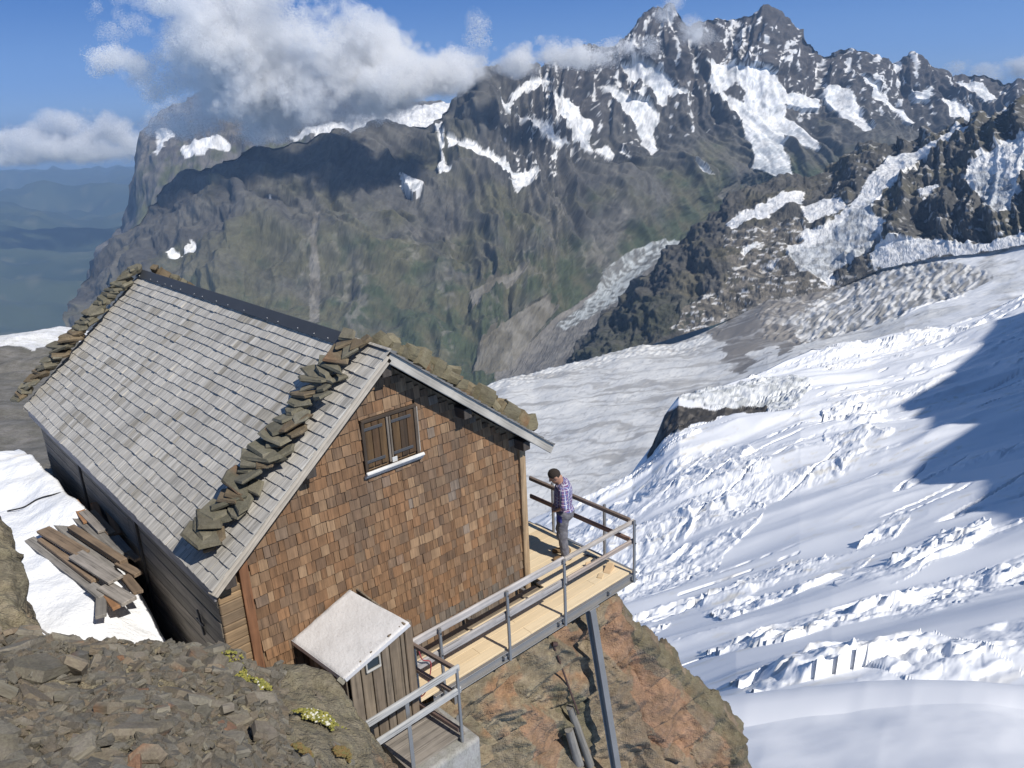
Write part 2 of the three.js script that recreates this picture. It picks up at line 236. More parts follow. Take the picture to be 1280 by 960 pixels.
{ // rocky spur coming down from the right
  const rows = [
    [[700, 470, 2700], [729, 433, 2700], [779, 362, 2750], [807, 338, 2780], [830, 316, 2800], [858, 292, 2850], [897, 264, 2900], [920, 243, 2950], [948, 231, 3000], [973, 222, 3020], [1004, 224, 3050], [1018, 217, 3100], [1049, 197, 3150], [1089, 175, 3200], [1120, 182, 3200], [1150, 168, 3180], [1185, 156, 3120], [1215, 150, 3050], [1250, 140, 2980], [1280, 128, 2900], [1350, 95, 2800]],
    [[705, 475, 2500], [760, 410, 2480], [830, 355, 2500], [900, 312, 2550], [960, 290, 2600], [1040, 258, 2680], [1110, 225, 2700], [1180, 215, 2650], [1250, 205, 2560], [1350, 180, 2460]],
    [[710, 480, 2250], [745, 452, 2230], [800, 436, 2270], [860, 416, 2290], [900, 404, 2300], [960, 378, 2340], [1040, 364, 2340], [1100, 336, 2340], [1170, 322, 2280], [1230, 316, 2230], [1350, 292, 2160]]];
  const foot = footOf(rows);
  const snow = outlines(foot, [
    [1280, 128, 1262, 138, 1225, 150, 1180, 182, 1150, 200, 1120, 226, 1105, 240, 1088, 260, 1090, 270, 1108, 282, 1105, 290, 1090, 305, 1070, 318, 1040, 316, 1020, 310, 1000, 300, 1005, 288, 1030, 290, 1045, 272, 1058, 262, 1075, 240, 1085, 222, 1103, 205, 1110, 196, 1140, 190, 1170, 178, 1200, 160, 1240, 142],
    [1212, 205, 1225, 198, 1260, 180, 1290, 165, 1350, 150, 1350, 190, 1290, 215, 1278, 222, 1272, 235, 1262, 262, 1250, 275, 1238, 270, 1232, 255, 1215, 240, 1208, 230],
    [905, 282, 950, 262, 975, 243, 1006, 240, 1004, 258, 985, 262, 950, 275, 915, 290], [1000, 262, 1030, 250, 1050, 248, 1060, 262, 1040, 270, 1010, 282], [1145, 238, 1178, 228, 1175, 236, 1150, 248],
    [985, 312, 1010, 298, 1040, 300, 1060, 318, 1030, 330, 1045, 350, 1035, 358, 1005, 340, 990, 332], [925, 318, 955, 302, 950, 308, 930, 324], [955, 335, 970, 332, 968, 340], [1086, 318, 1130, 303, 1170, 300, 1200, 306, 1232, 304, 1280, 290, 1350, 268, 1350, 296, 1230, 320, 1170, 326, 1095, 340]]);
  const ice = outlines(foot, [[1088, 250, 1075, 262, 1060, 272, 1035, 300, 1000, 320, 1010, 345, 1060, 330, 1105, 300, 1080, 285, 1092, 262], [1215, 225, 1230, 215, 1265, 225, 1262, 260, 1245, 275, 1230, 262], [985, 322, 1030, 318, 1040, 340, 1030, 352, 1000, 345]]);
  const scree = outlines(foot, [[838, 412, 850, 392, 880, 372, 905, 362, 915, 345, 945, 336, 985, 335, 1048, 345, 1045, 366, 960, 380, 900, 406, 860, 418], [905, 325, 940, 312, 1000, 305, 1025, 345, 960, 350, 925, 345], [900, 300, 960, 280, 1000, 275, 1010, 300, 950, 310, 905, 318]]);
  const cliffs = outlines(foot, [[705, 470, 730, 436, 765, 395, 800, 375, 840, 368, 872, 378, 885, 398, 850, 416, 800, 432, 745, 455]]);
  const { geo } = land({ rows, uvOf: (s, t, p) => [s * 2600 / 330 - t * 0.5, t * 3.2 + s * 1.5], nu: 500, nv: 235, back: { dist: 900, drop: 500, n: 8 },
    lift: (s, t, p) => {
      const w = fbm(p.x / 300, p.y / 300, p.z / 300, 3), g = t > 0 && snow(s, t) ? 0.3 : 1, edge = 1 - sstep(0.93, 1, t), r = sstep(0.55, 0.75, s);
      return ((ridged((s * 2600 + w * 90) / 150, p.y / 420, 3.3, 4) - 0.5) * lerp(26, 62, r) * (t > 0 && scree(s, t) ? 0.35 : 1) + fbm(p.x / 150, p.y / 40, p.z / 150, 4) * 34 + fbm(p.x / 26, p.y / 20, p.z / 26, 3) * 7) * g * edge + fbm(p.x / 14, p.y / 14, p.z / 14, 2) * 2;
    },
    paint: (s, t, p, n, b) => {
      const w = fbm(p.x / 60, p.y / 60, p.z / 60, 3), w2 = fbm(p.x / 20, p.y / 20, p.z / 20, 2), ss = s + w * 0.006 + w2 * 0.003, tt = t + w * 0.02 + w2 * 0.012;
      if (t >= 0) {
        if (ice(ss, tt)) return mix3([0.66, 0.69, 0.72], [0.40, 0.41, 0.42], sstep(-0.05, 0.35, fbm(p.x / 24, p.y / 14, p.z / 24, 3)));
        if (snow(ss, tt)) return mix3(SNOW, ICE, sstep(0.15, 0.5, w) * 0.5);
        if (scree(s + w * 0.02 + w2 * 0.006, t + w * 0.06 + w2 * 0.03) && w2 < 0.3) return mix3(mix3([0.26, 0.235, 0.20], [0.17, 0.155, 0.13], sstep(-0.25, 0.3, w)), SNOW, sstep(0.22, 0.3, fbm(p.x / 30, p.y / 8, p.z / 30, 3)) * 0.7);
        if (cliffs(ss, tt)) return mix3([0.10, 0.10, 0.085], [0.075, 0.08, 0.06], sstep(-0.2, 0.2, w));
      }
      let c = mix3([0.125, 0.12, 0.11], [0.078, 0.077, 0.073], sstep(-0.25, 0.35, fbm(p.x / 80, p.y / 50, p.z / 80, 3)));
      c = mix3(c, [0.16, 0.145, 0.09], sstep(0.0, 0.4, fbm(p.x / 150, p.y / 150, p.z / 150, 3)) * 0.5);
      if (w2 > 0.42 && s > 0.5) c = mix3(c, SNOW, 0.35);
      return c;
    } });
  structure('ridge', geo, spurMat, 'dark rocky spur with snowfields running down to the glacier');
}
{ // the level glacier below, with flow lines and dirt bands, broken ice on its upper part
  const rows = [
    [[540, 512, 2020], [633, 471, 2150], [667, 467, 2170], [712, 452, 2200], [774, 438, 2230], [841, 428, 2260], [880, 414, 2290], [920, 396, 2340], [960, 374, 2370], [1040, 359, 2380], [1100, 333, 2380], [1170, 319, 2330], [1230, 311, 2280], [1360, 284, 2220]],
    [[540, 580, 1500], [640, 555, 1520], [760, 520, 1600], [860, 490, 1700], [960, 440, 1900], [1060, 410, 1980], [1160, 375, 2020], [1360, 335, 2020]],
    [[540, 690, 1000], [700, 670, 1000], [850, 610, 1050], [950, 530, 1250], [1060, 470, 1450], [1200, 420, 1620], [1360, 385, 1700]]];
  const foot = footOf(rows);
  const dirty = outlines(foot, [[880, 415, 920, 396, 960, 374, 1010, 362, 1040, 360, 1040, 372, 1000, 395, 980, 410, 990, 430, 940, 440, 900, 430], [900, 425, 935, 432, 945, 455, 925, 470, 905, 450], [930, 395, 985, 400, 1000, 430, 985, 448, 968, 452, 975, 430, 955, 412]]);
  const broken = outlines(foot, [[960, 374, 1040, 350, 1110, 330, 1190, 330, 1225, 335, 1235, 350, 1200, 372, 1130, 395, 1060, 415, 1000, 430, 960, 425, 945, 400]]);
  const wall = outlines(foot, [[600, 480, 633, 468, 700, 450, 780, 435, 850, 426, 895, 408, 905, 416, 870, 440, 800, 448, 740, 462, 680, 480, 620, 495]]);
  const { geo } = land({ rows, nu: 440, nv: 290, back: { dist: 260, drop: 420, n: 8, pow: 0.8 }, vertical: true,
    lift: (s, t, p) => {
      const w = fbm(p.x / 90, p.z / 90, 1, 3), b = broken(s + w * 0.02, t + w * 0.05) ? 1 : 0.06, e = wall(s, t) ? 1 : 0, U = p.x * 0.94 - p.z * 0.33 + w * 30, W2 = p.x * 0.33 + p.z * 0.94 + w * 22;
      return (ridged(U / 80, W2 / 18, 2.2, 4) - 0.5) * (b * 9.5) + (ridged((p.x + w * 30) / 34, (p.z + p.x * 0.4) / 22, 2.2, 4) - 0.5) * (e * 6) + (ridged((p.x - p.z * 0.4) / 22, (p.z + p.x * 0.5) / 50, 4, 2) - 0.6) * 1.9 + fbm(p.x / 200, p.z / 200, 5, 3) * 10;
    },
    paint: (s, t, p) => {
      const w = fbm(p.x / 80, p.z / 80, 3, 3), u = p.x * 0.75 - p.z * 0.35 + w * 40, v = p.x * 0.5 + p.z * 0.85, flow = fbm(u / 30, v / 320, 1, 4), cr = ridged((u + w * 22) / 55, v / 12, 7, 2);
      let c = mix3([0.70, 0.70, 0.69], [0.44, 0.43, 0.415], sstep(-0.05, 0.45, flow + fbm(u / 9, v / 90, 21, 3) * 0.5));
      c = mix3(c, [0.36, 0.36, 0.36], sstep(0.80, 0.92, cr) * 0.55);
      const w3 = fbm(p.x / 26, p.z / 26, 14, 3), ss = s + w * 0.025 + w3 * 0.008, tt = t + w * 0.06 + w3 * 0.02;
      if (broken(ss, tt)) c = mix3([0.62, 0.62, 0.62], [0.28, 0.275, 0.265], sstep(-0.2, 0.25, fbm((p.x * 0.94 - p.z * 0.33 + w * 30) / 60, (p.x * 0.33 + p.z * 0.94 + w * 22) / 16, 9, 4)));
      if (dirty(ss, tt)) c = mix3([0.22, 0.205, 0.19], [0.40, 0.39, 0.38], sstep(0.0, 0.5, fbm(u / 14, v / 140, 4, 3)));
      if (s > 0.72 && !broken(ss, tt)) c = mix3(c, [0.84, 0.85, 0.87], sstep(-0.3, 0.1, w) * 0.85);
      return c;
    } });
  structure('glacier', geo, snowMat, 'level grey glacier with flow lines and dirt bands below the icefall');
}

// ---------------------------------------------------------------- icefall on this side of the valley
const ifRows = [
  [[600, 682, 420], [660, 642, 440], [700, 624, 450], [745, 610, 460], [790, 584, 470], [815, 556, 480], [830, 525, 490], [848, 500, 500], [870, 488, 520], [900, 476, 540], [960, 452, 590], [1010, 440, 630], [1090, 426, 690], [1180, 404, 740], [1220, 388, 760], [1280, 364, 800], [1370, 335, 820]],
  [[600, 715, 330], [700, 668, 345], [790, 632, 360], [850, 590, 380], [920, 555, 410], [1000, 515, 450], [1100, 490, 490], [1200, 462, 530], [1370, 415, 560]],
  [[600, 770, 230], [700, 728, 235], [800, 690, 245], [900, 650, 258], [1000, 612, 280], [1100, 578, 305], [1200, 545, 335], [1370, 500, 360]],
  [[600, 850, 145], [740, 800, 150], [880, 750, 158], [1000, 706, 168], [1150, 660, 185], [1370, 600, 205]],
  [[600, 950, 92], [780, 880, 96], [920, 825, 102], [1040, 790, 108], [1180, 755, 118], [1370, 710, 130]],
  [[600, 1100, 52], [820, 1010, 56], [950, 945, 60], [1100, 895, 66], [1370, 840, 76]]];
const ifFoot = footOf(ifRows);
const icefall = (() => {
  const torn = outlines(ifFoot, [
    [660, 660, 700, 632, 760, 612, 812, 572, 850, 540, 900, 560, 965, 590, 955, 650, 905, 690, 880, 740, 820, 785, 760, 800, 700, 790, 660, 740],
    [870, 745, 960, 700, 1060, 680, 1130, 630, 1140, 640, 1080, 690, 1000, 730, 900, 770], [1040, 720, 1120, 690, 1180, 655, 1235, 640, 1240, 655, 1190, 690, 1130, 720, 1060, 745],
    [840, 805, 930, 772, 1040, 748, 1160, 722, 1280, 700, 1370, 690, 1370, 712, 1280, 722, 1180, 745, 1080, 772, 980, 800, 900, 818], [900, 885, 960, 850, 1040, 835, 1130, 830, 1250, 850, 1300, 870, 1300, 895, 1160, 880, 1080, 870, 1000, 890, 940, 908],
    [1000, 452, 1060, 428, 1100, 432, 1180, 398, 1280, 352, 1370, 330, 1370, 365, 1280, 388, 1230, 400, 1180, 425, 1120, 440, 1050, 470], [1030, 500, 1075, 500, 1110, 520, 1080, 560, 1060, 590, 1030, 570]]);
  const rockAt = outlines(ifFoot, [[808, 566, 818, 540, 832, 522, 858, 516, 890, 518, 925, 512, 958, 508, 960, 518, 935, 524, 905, 526, 890, 534, 868, 534, 850, 548, 832, 552, 815, 572], [855, 488, 880, 470, 895, 470, 880, 482, 866, 492]]);
  const cliff = outlines(ifFoot, [[845, 508, 850, 494, 880, 486, 930, 478, 990, 474, 1015, 484, 1012, 492, 1000, 500, 990, 515, 960, 518, 930, 512, 890, 516]]);
  return land({ rows: ifRows, nu: 700, nv: 500, vertical: true, back: { dist: 160, drop: 240, n: 6, pow: 0.9 },
    lift: (s, t, p) => {
      if (t < 0) return 0;
      const d = Math.hypot(p.x - EYE.x, p.z - EYE.z), far = sstep(170, 380, d), k = lerp(0.8, 1.5, far);
      const w = fbm(p.x / 30, p.z / 30, 2, 3), wf = fbm(p.x / 9, p.z / 9, 5, 3);
      // the ice tears in bands that run across the slope; larger blocks farther down
      const U = p.x * 0.93 + p.z * 0.37 + w * 5, W2 = p.z * 0.93 - p.x * 0.37 + w * 4;
      const patch = fbm(U / 70, W2 / 20, 4.4, 3), band = torn(s + w * 0.012, t + w * 0.012) ? sstep(-0.4, 0.1, patch) : sstep(0.16, 0.45, patch) * 0.6;
      // long steps: a ramp of snow, then a broken edge
      const step = (l, sd) => { const ph = W2 / l + fbm(U / (l * 2.6), W2 / (l * 1.6), sd, 3) * 1.5, f = ph - Math.floor(ph), id = Math.floor(ph); return (f < 0.86 ? Math.pow(f / 0.86, 1.6) : 1 - (f - 0.86) / 0.14) * sstep(-0.30, 0.35, noise(U / (l * 1.5) + id * 7.3, id * 3.1, sd)); };
      const b1 = band > 0 ? worley((U + wf * 3) / lerp(3.4, 8, far), (W2 + wf * 2) / lerp(2.2, 4, far), 0.5) : null, chunk = b1 ? (b1[2] - 0.35) * sstep(0.0, 0.30, b1[1] - b1[0]) : 0;
      const ser = band > 0 ? step(lerp(8, 17, far), 1.5) * lerp(1.0, 1.9, far) + step(lerp(3.6, 9, far), 7.7) * lerp(0.5, 0.9, far) + chunk * lerp(0.35, 0.7, far) : 0;
      const crev = sstep(0.94, 0.99, ridged((U - w * 4) / 190, (W2 - w * 3.4 + wf * 0.5) / lerp(12, 18, far), 6.1, 1)) * sstep(0.0, 0.3, fbm(U / 70, W2 / 45, 12, 2));
      const swell = fbm(U / 90, W2 / 30, 8.2, 2) * 2.8 + fbm(U / 160, W2 / 100, 1.2, 2) * 6;
      const drift = (ridged(U / 80, W2 / 18, 3.3, 2) - 0.5) * 0.8;
      const cl = cliff(s, t) ? (ridged(p.x / 9, p.z / 9, p.y / 6, 3) - 0.3) * 1.7 : 0, rk = rockAt(s, t) ? fbm(p.x / 6, p.z / 6, 1, 3) * 1.4 : 0;
      const rough = fbm(p.x / 2.2, p.z / 2.2, 3, 3) * 0.5;
      const near = sstep(1.0, 0.96, t);
      return ((swell + drift - crev * 1.6) * k + band * (ser * 1.85 + rough * 1.1)) * near + (cl + rk) * k;
    },
    paint: (s, t, p) => {
      const w = fbm(p.x / 12, p.z / 12, 2, 3), ss = s + w * 0.006, tt = t + w * 0.006;
      if (rockAt(ss, tt)) return mix3([0.045, 0.043, 0.042], [0.12, 0.11, 0.10], sstep(0.1, 0.4, fbm(p.x / 4, p.y / 4, p.z / 4, 3)));
      if (cliff(ss, tt)) return mix3([0.72, 0.74, 0.76], [0.45, 0.47, 0.48], sstep(-0.1, 0.4, fbm(p.x / 7, p.y / 5, p.z / 7, 4)));
      const dU = p.x * 0.93 + p.z * 0.37, dW = p.z * 0.93 - p.x * 0.37, dirt = sstep(0.08, 0.4, fbm(dU / 22 + w, dW / 5, 3, 4)) * sstep(0.05, 0.4, fbm(p.x / 4, p.y / 2, p.z / 4, 3) + 0.15) * sstep(-0.1, 0.3, fbm(p.x / 60, 3, p.z / 60, 2) + 0.1);
      return mix3([0.84, 0.855, 0.89], [0.68, 0.64, 0.55], dirt * 0.7);
    } });
})();
structure('snowfield', icefall.geo, snowMat, 'broken snow and ice of the icefall below the hut');
{ // smooth snow shoulder below the rock
  const rows = [
    [[840, 935, 40], [880, 918, 40.5], [930, 908, 41], [1000, 895, 42], [1080, 883, 43], [1140, 879, 43.5], [1200, 880, 44], [1290, 884, 45], [1400, 888, 46]],
    [[820, 980, 35], [950, 950, 36], [1100, 930, 37.5], [1250, 925, 39], [1400, 930, 40]],
    [[780, 1150, 25], [950, 1120, 26], [1100, 1100, 27], [1400, 1080, 30]]];
  const { geo } = land({ rows, nu: 160, nv: 90, back: { dist: 18, drop: 16, n: 10, pow: 1.5 }, vertical: true, lift: (s, t, p) => fbm(p.x / 9, p.z / 9, 1, 3) * 0.5 * (t < 0 ? 0.5 : 1) + fbm(p.x / 1.3, p.z / 1.3, 4, 2) * 0.02, paint: () => [0.85, 0.86, 0.89] });
  structure('snowfield', geo, snowMat, 'smooth snow shoulder below the reddish rock');
}
{ // the peak beside the icefall, out of the picture, whose shadow lies on the snow
  const edge = [[1364, 340], [1320, 368], [1284, 392], [1242, 404], [1222, 440], [1190, 470], [1150, 490], [1124, 504], [1152, 512], [1142, 526], [1156, 550], [1180, 535], [1218, 542], [1160, 572], [1138, 590], [1136, 600], [1150, 608], [1178, 608], [1230, 600], [1222, 622], [1194, 634], [1240, 628], [1262, 644], [1284, 640], [1330, 655], [1364, 670]];
  const { pos, nu, nb, R } = icefall;
  const lay = (x, y) => { const [s, t] = ifFoot(Math.min(x, 1365), y), i = Math.round(s * (nu - 1)), j = nb + Math.round(t * (R - nb - 1)), o = (j * nu + i) * 3; const p = V(pos[o], pos[o + 1], pos[o + 2]); if (x > 1365) p.addScaledVector(V(0.78, 0, 0.62), (x - 1365) * 0.6); return p; };
  // each edge point followed back towards the sun to an upright rock wall beyond the right side of the icefall
  const Z0 = 70, crest = edge.map(([x, y]) => { const p = lay(x, y); return p.addScaledVector(SUN, (Z0 - p.z) / SUN.z); });
  const sh = new THREE.Shape(); crest.forEach((p, i) => (i ? sh.lineTo(p.x, p.y) : sh.moveTo(p.x, p.y))); const last = crest[crest.length - 1]; sh.lineTo(last.x, -220); sh.lineTo(crest[0].x, -220); sh.closePath();
  const g = new THREE.ExtrudeGeometry(sh, { depth: 120, bevelEnabled: false, steps: 8 }).translate(0, 0, Z0), gp = g.attributes.position, gc = [];
  for (let i = 0; i < gp.count; i++) { const q = V().fromBufferAttribute(gp, i), f = (q.z - Z0) / 120; if (f > 0.01) gp.setXYZ(i, q.x + f * 30 * noise(q.x / 40, q.y / 40, f * 5), q.y - f * f * 90, q.z); gc.push(...mix3(ROCK, ROCKD, sstep(-0.3, 0.2, fbm(q.x / 40, q.y / 40, q.z / 40, 3)))); }
  g.setAttribute('color', new THREE.Float32BufferAttribute(gc, 3)); g.computeVertexNormals();
  structure('mountain', g, landMat, 'rock peak beside the icefall that shades its snow');
}

// ---------------------------------------------------------------- clouds: drifting droplets, drawn as swarms of small pale flakes
const cloudMat = new THREE.MeshPhysicalMaterial({ color: new THREE.Color(0.99, 0.99, 0.99), roughness: 1, transmission: 0.5, thickness: 0, specularIntensity: 0, side: THREE.DoubleSide });
function swarm(seed, flakes, size) {
  const r = rng(seed), v = [], idx = [];
  for (let i = 0; i < flakes; i++) {
    let p; do p = V(r.r(-1, 1), r.r(-1, 1), r.r(-1, 1)); while (p.lengthSq() > 1);
    const n = V(r.n(), r.n(), r.n()).normalize(), a = V(0.3, 1, 0.2).cross(n).normalize(), b = n.clone().cross(a), k = size * r.r(0.6, 1.4), o = v.length / 3;
    for (const [x, y] of [[-1, -1], [1, -1], [0, 1.4]]) { const q = p.clone().addScaledVector(a, x * k).addScaledVector(b, y * k); v.push(q.x, q.y, q.z); }
    idx.push(o, o + 1, o + 2);
  }
  const g = new THREE.BufferGeometry(); g.setIndex(idx); g.setAttribute('position', new THREE.Float32BufferAttribute(v, 3)); g.computeVertexNormals(); return g;
}
// puffs: [photo x, y, half width, half height in photo px, metres away, density]
function cloud(label, puffs, count, R, seed, flakeSize, flakes = 60, torn = 0) {
  const r = rng(seed), list = puffs.map(([x, y, w, h, d, k]) => ({ c: at(x, y, d), rx: w * d / FPX, ry: h * d / FPX, rz: w * d / FPX * 0.8, k: k ?? 1, vol: w * w * h * d * d * d }));
  const tot = list.reduce((a, b) => a + b.vol * b.k, 0), mats = [], right = ray(1280, 480).sub(ray(0, 480)).setY(0).normalize(), fwd = V(right.z, 0, -right.x), m = new THREE.Matrix4(), q = new THREE.Quaternion();
  let guard = 0;
  while (mats.length < count && guard++ < count * 60) {
    let z = r() * tot, b = list[0]; for (const e of list) { if ((z -= e.vol * e.k) <= 0) { b = e; break; } }
    const u = r.r(-1, 1), v = r.r(-1, 1), w = r.r(-1, 1), l = Math.sqrt(u * u + v * v + w * w); if (l > 1) continue;
    const p = b.c.clone().addScaledVector(right, u * b.rx).addScaledVector(fwd, w * b.rz); p.y += v * b.ry * (v < 0 ? 0.8 : 1);
    const k = R * (torn ? 5 : 9), e = (1 - l) * (torn ? 0.75 : 1) + fbm(p.x / k, p.y / k * (torn ? 1.6 : 1), p.z / k, 4) * (torn ? 1.5 : 0.95); if (e < 0.14) continue; if (e < 0.40 && r() > (e - 0.14) / 0.26 + 0.06) continue;
    const sc = R * lerp(0.45, 1.1, sstep(0.2, 0.7, e)) * r.r(0.8, 1.2); q.setFromEuler(new THREE.Euler(r() * 6.3, r() * 6.3, r() * 6.3)); m.compose(p, q, V(sc, sc, sc)); mats.push(m.clone());
  }
  const im = new THREE.InstancedMesh(swarm(seed + 5, flakes, flakeSize), cloudMat, mats.length); mats.forEach((x, i) => im.setMatrixAt(i, x));
  im.name = numbered('cloud'); im.castShadow = im.receiveShadow = true; im.userData = { label, category: 'cloud', kind: 'stuff' }; scene.add(im); return im;
}
cloud('large billowing grey and white cloud wrapped round the mountain shoulder', [
  [300, 60, 85, 60, 4450], [360, 40, 90, 70, 4400], [430, 60, 80, 55, 4400], [380, 110, 130, 55, 4450], [300, 130, 75, 45, 4500], [480, 100, 80, 42, 4450], [545, 95, 55, 32, 4500], [230, 0, 60, 22, 4400, 0.8], [290, 10, 70, 32, 4400], [250, 60, 50, 45, 4450], [400, 140, 90, 32, 4550], [590, 92, 34, 22, 4600, 0.7], [598, 45, 16, 34, 4600, 0.4], [215, 105, 34, 28, 4600, 0.6], [330, 165, 60, 18, 4600, 0.7], [230, 150, 60, 26, 4900, 0.35], [500, 85, 75, 42, 4500], [550, 98, 52, 34, 4550], [470, 122, 70, 34, 4550], [420, 95, 90, 50, 4500], [340, 95, 90, 60, 4480]], 15000, 42, 11, 0.027, 330);
cloud('small pale cloud drifting left of the large cloud', [[165, 80, 52, 18, 4600, 0.5], [148, 76, 30, 13, 4600, 0.4], [195, 92, 40, 16, 4600, 0.4], [215, 105, 40, 24, 4600, 0.4]], 520, 34, 21, 0.03, 260, 1);
cloud('faint scrap of cloud high in the clear sky', [[152, 30, 34, 26, 4700, 0.3]], 90, 30, 22, 0.026, 220, 1);
cloud('thin cloud bank trailing along the ridge under the peak', [[690, 68, 42, 22, 4900, 0.7], [655, 85, 34, 16, 4900, 0.5], [740, 72, 45, 14, 5000, 0.4], [790, 62, 40, 14, 5000, 0.25], [625, 80, 34, 20, 4900, 0.4]], 760, 36, 23, 0.03, 260, 1);
cloud('wisp of cloud caught on the highest summit', [[838, 14, 16, 20, 5700, 0.4], [855, 35, 22, 12, 5700, 0.3], [885, 45, 36, 12, 5700, 0.3]], 190, 36, 24, 0.026, 240, 1);
cloud('low bank of white cloud above the far hills', [[30, 180, 52, 18, 15500], [75, 166, 46, 22, 15500], [120, 164, 42, 24, 15500], [155, 182, 40, 20, 15500, 0.8], [-10, 176, 50, 16, 15500, 0.7], [95, 190, 80, 13, 15500], [20, 196, 60, 10, 15500, 0.7]], 3400, 95, 25, 0.03, 260, 1);
cloud('small cloud behind the far right peaks', [[1255, 92, 30, 12, 12000, 0.6], [1190, 88, 18, 8, 12000, 0.3], [1290, 85, 22, 14, 12000, 0.6]], 260, 75, 26, 0.026, 320, 1);

// ---------------------------------------------------------------- textures and small builders for near things
const grainTex = tex(256, 512, (u, v) => { // wood grain, running along v
  let g = 0.78 + 0.30 * (tnoise(u, v, 64, 3, 3) - 0.5) + 0.16 * (tnoise(u, v, 128, 6, 40) - 0.5) + 0.30 * (tnoise(u, v, 24, 2, 90) - 0.5) + 0.10 * (tnoise(u, v, 8, 16, 60) - 0.5);
  if (tnoise(u, v, 90, 2, 17) > 0.86) g -= 0.25; return g; });
const grainBump = tex(256, 256, (u, v) => 0.5 * tnoise(u, v, 64, 3, 3) + 0.5 * tnoise(u, v, 128, 4, 40));
const rockBump = tex(512, 512, (u, v) => 0.34 * tnoise(u, v, 8, 8, 5) + 0.28 * tnoise(u, v, 20, 20, 8) + 0.22 * tnoise(u, v, 56, 56, 11) + 0.16 * tnoise(u, v, 150, 150, 31));
const rockTex = tex(512, 512, (u, v) => { const a = tnoise(u, v, 12, 12, 9), b = tnoise(u, v, 60, 60, 19), c = tnoise(u, v, 170, 170, 29), k = 0.55 + 0.25 * a + 0.22 * b + 0.22 * (c - 0.3); return [k, k * (0.97 + 0.04 * b), k * (0.93 + 0.08 * a)]; });
const metalTex = tex(256, 256, (u, v) => 0.82 + 0.12 * tnoise(u, v, 5, 5, 4) + 0.06 * tnoise(u, v, 90, 90, 7) + (tnoise(u, v, 40, 40, 22) > 0.88 ? -0.10 : 0));
const snowBump = tex(512, 512, (u, v) => 0.6 * tnoise(u, v, 12, 12, 2) + 0.25 * tnoise(u, v, 40, 40, 6) + 0.15 * tnoise(u, v, 120, 120, 13));
const wood = (rough = 0.85) => new THREE.MeshStandardMaterial({ vertexColors: true, map: grainTex, bumpMap: grainBump, bumpScale: 0.003, roughness: rough });
const woodMat = wood(), pineTex = tex(256, 512, (u, v) => 0.93 + 0.10 * (tnoise(u, v, 40, 2, 3) - 0.5) + 0.07 * (tnoise(u, v, 110, 5, 40) - 0.5) + 0.05 * (tnoise(u, v, 6, 9, 60) - 0.5)), pineMat = new THREE.MeshStandardMaterial({ vertexColors: true, map: pineTex, bumpMap: grainBump, bumpScale: 0.001, roughness: 0.7 });
const rockMat = new THREE.MeshStandardMaterial({ vertexColors: true, map: rockTex, bumpMap: rockBump, bumpScale: 0.055, roughness: 0.95 });
const stoneMat = new THREE.MeshStandardMaterial({ vertexColors: true, map: rockTex, bumpMap: rockBump, bumpScale: 0.012, roughness: 0.92 });
const steelMat = new THREE.MeshStandardMaterial({ color: new THREE.Color(0.34, 0.335, 0.33), map: metalTex, roughness: 0.5, metalness: 0.5 });
const darkSteel = new THREE.MeshStandardMaterial({ color: new THREE.Color(0.10, 0.10, 0.105), map: metalTex, roughness: 0.6, metalness: 0.4 });
const nearSnow = new THREE.MeshStandardMaterial({ vertexColors: true, roughness: 0.7, bumpMap: snowBump, bumpScale: 0.03 });

// triangles -> flat shaded geometry with one colour, uv in metres laid along the longest side
function faceted(tris, color, o = {}) {
  const pos = [], uv = [], cl = [], off = o.off ?? [0, 0], ax = o.axis ?? 1, k = o.scale ?? 1;
  for (const t of tris) {
    const n = t[1].clone().sub(t[0]).cross(t[2].clone().sub(t[0])), A = [Math.abs(n.x), Math.abs(n.y), Math.abs(n.z)];
    const oth = [0, 1, 2].filter((i) => i !== ax), across = A[oth[0]] > A[oth[1]] ? oth[1] : oth[0], end = A[ax] > Math.max(A[oth[0]], A[oth[1]]);
    for (const p of t) { const c = [p.x, p.y, p.z]; pos.push(...c); uv.push((end ? c[oth[0]] : c[across]) * k + off[0], (end ? c[oth[1]] * 0.3 : c[ax]) * k + off[1]); const q = o.tint ? o.tint(p, n) : color; cl.push(...q); }
  }
  const g = new THREE.BufferGeometry(); g.setAttribute('position', new THREE.Float32BufferAttribute(pos, 3)); g.setAttribute('uv', new THREE.Float32BufferAttribute(uv, 2)); g.setAttribute('color', new THREE.Float32BufferAttribute(cl, 3)); g.computeVertexNormals(); return g;
}
const quad = (l, a, b, c, d) => { l.push([a, b, c], [a, c, d]); };
function outward(tris, ctr) { for (const t of tris) { const n = t[1].clone().sub(t[0]).cross(t[2].clone().sub(t[0])); if (n.dot(t[0].clone().add(t[1]).add(t[2]).multiplyScalar(1 / 3).sub(ctr)) < 0) [t[1], t[2]] = [t[2], t[1]]; } return tris; }
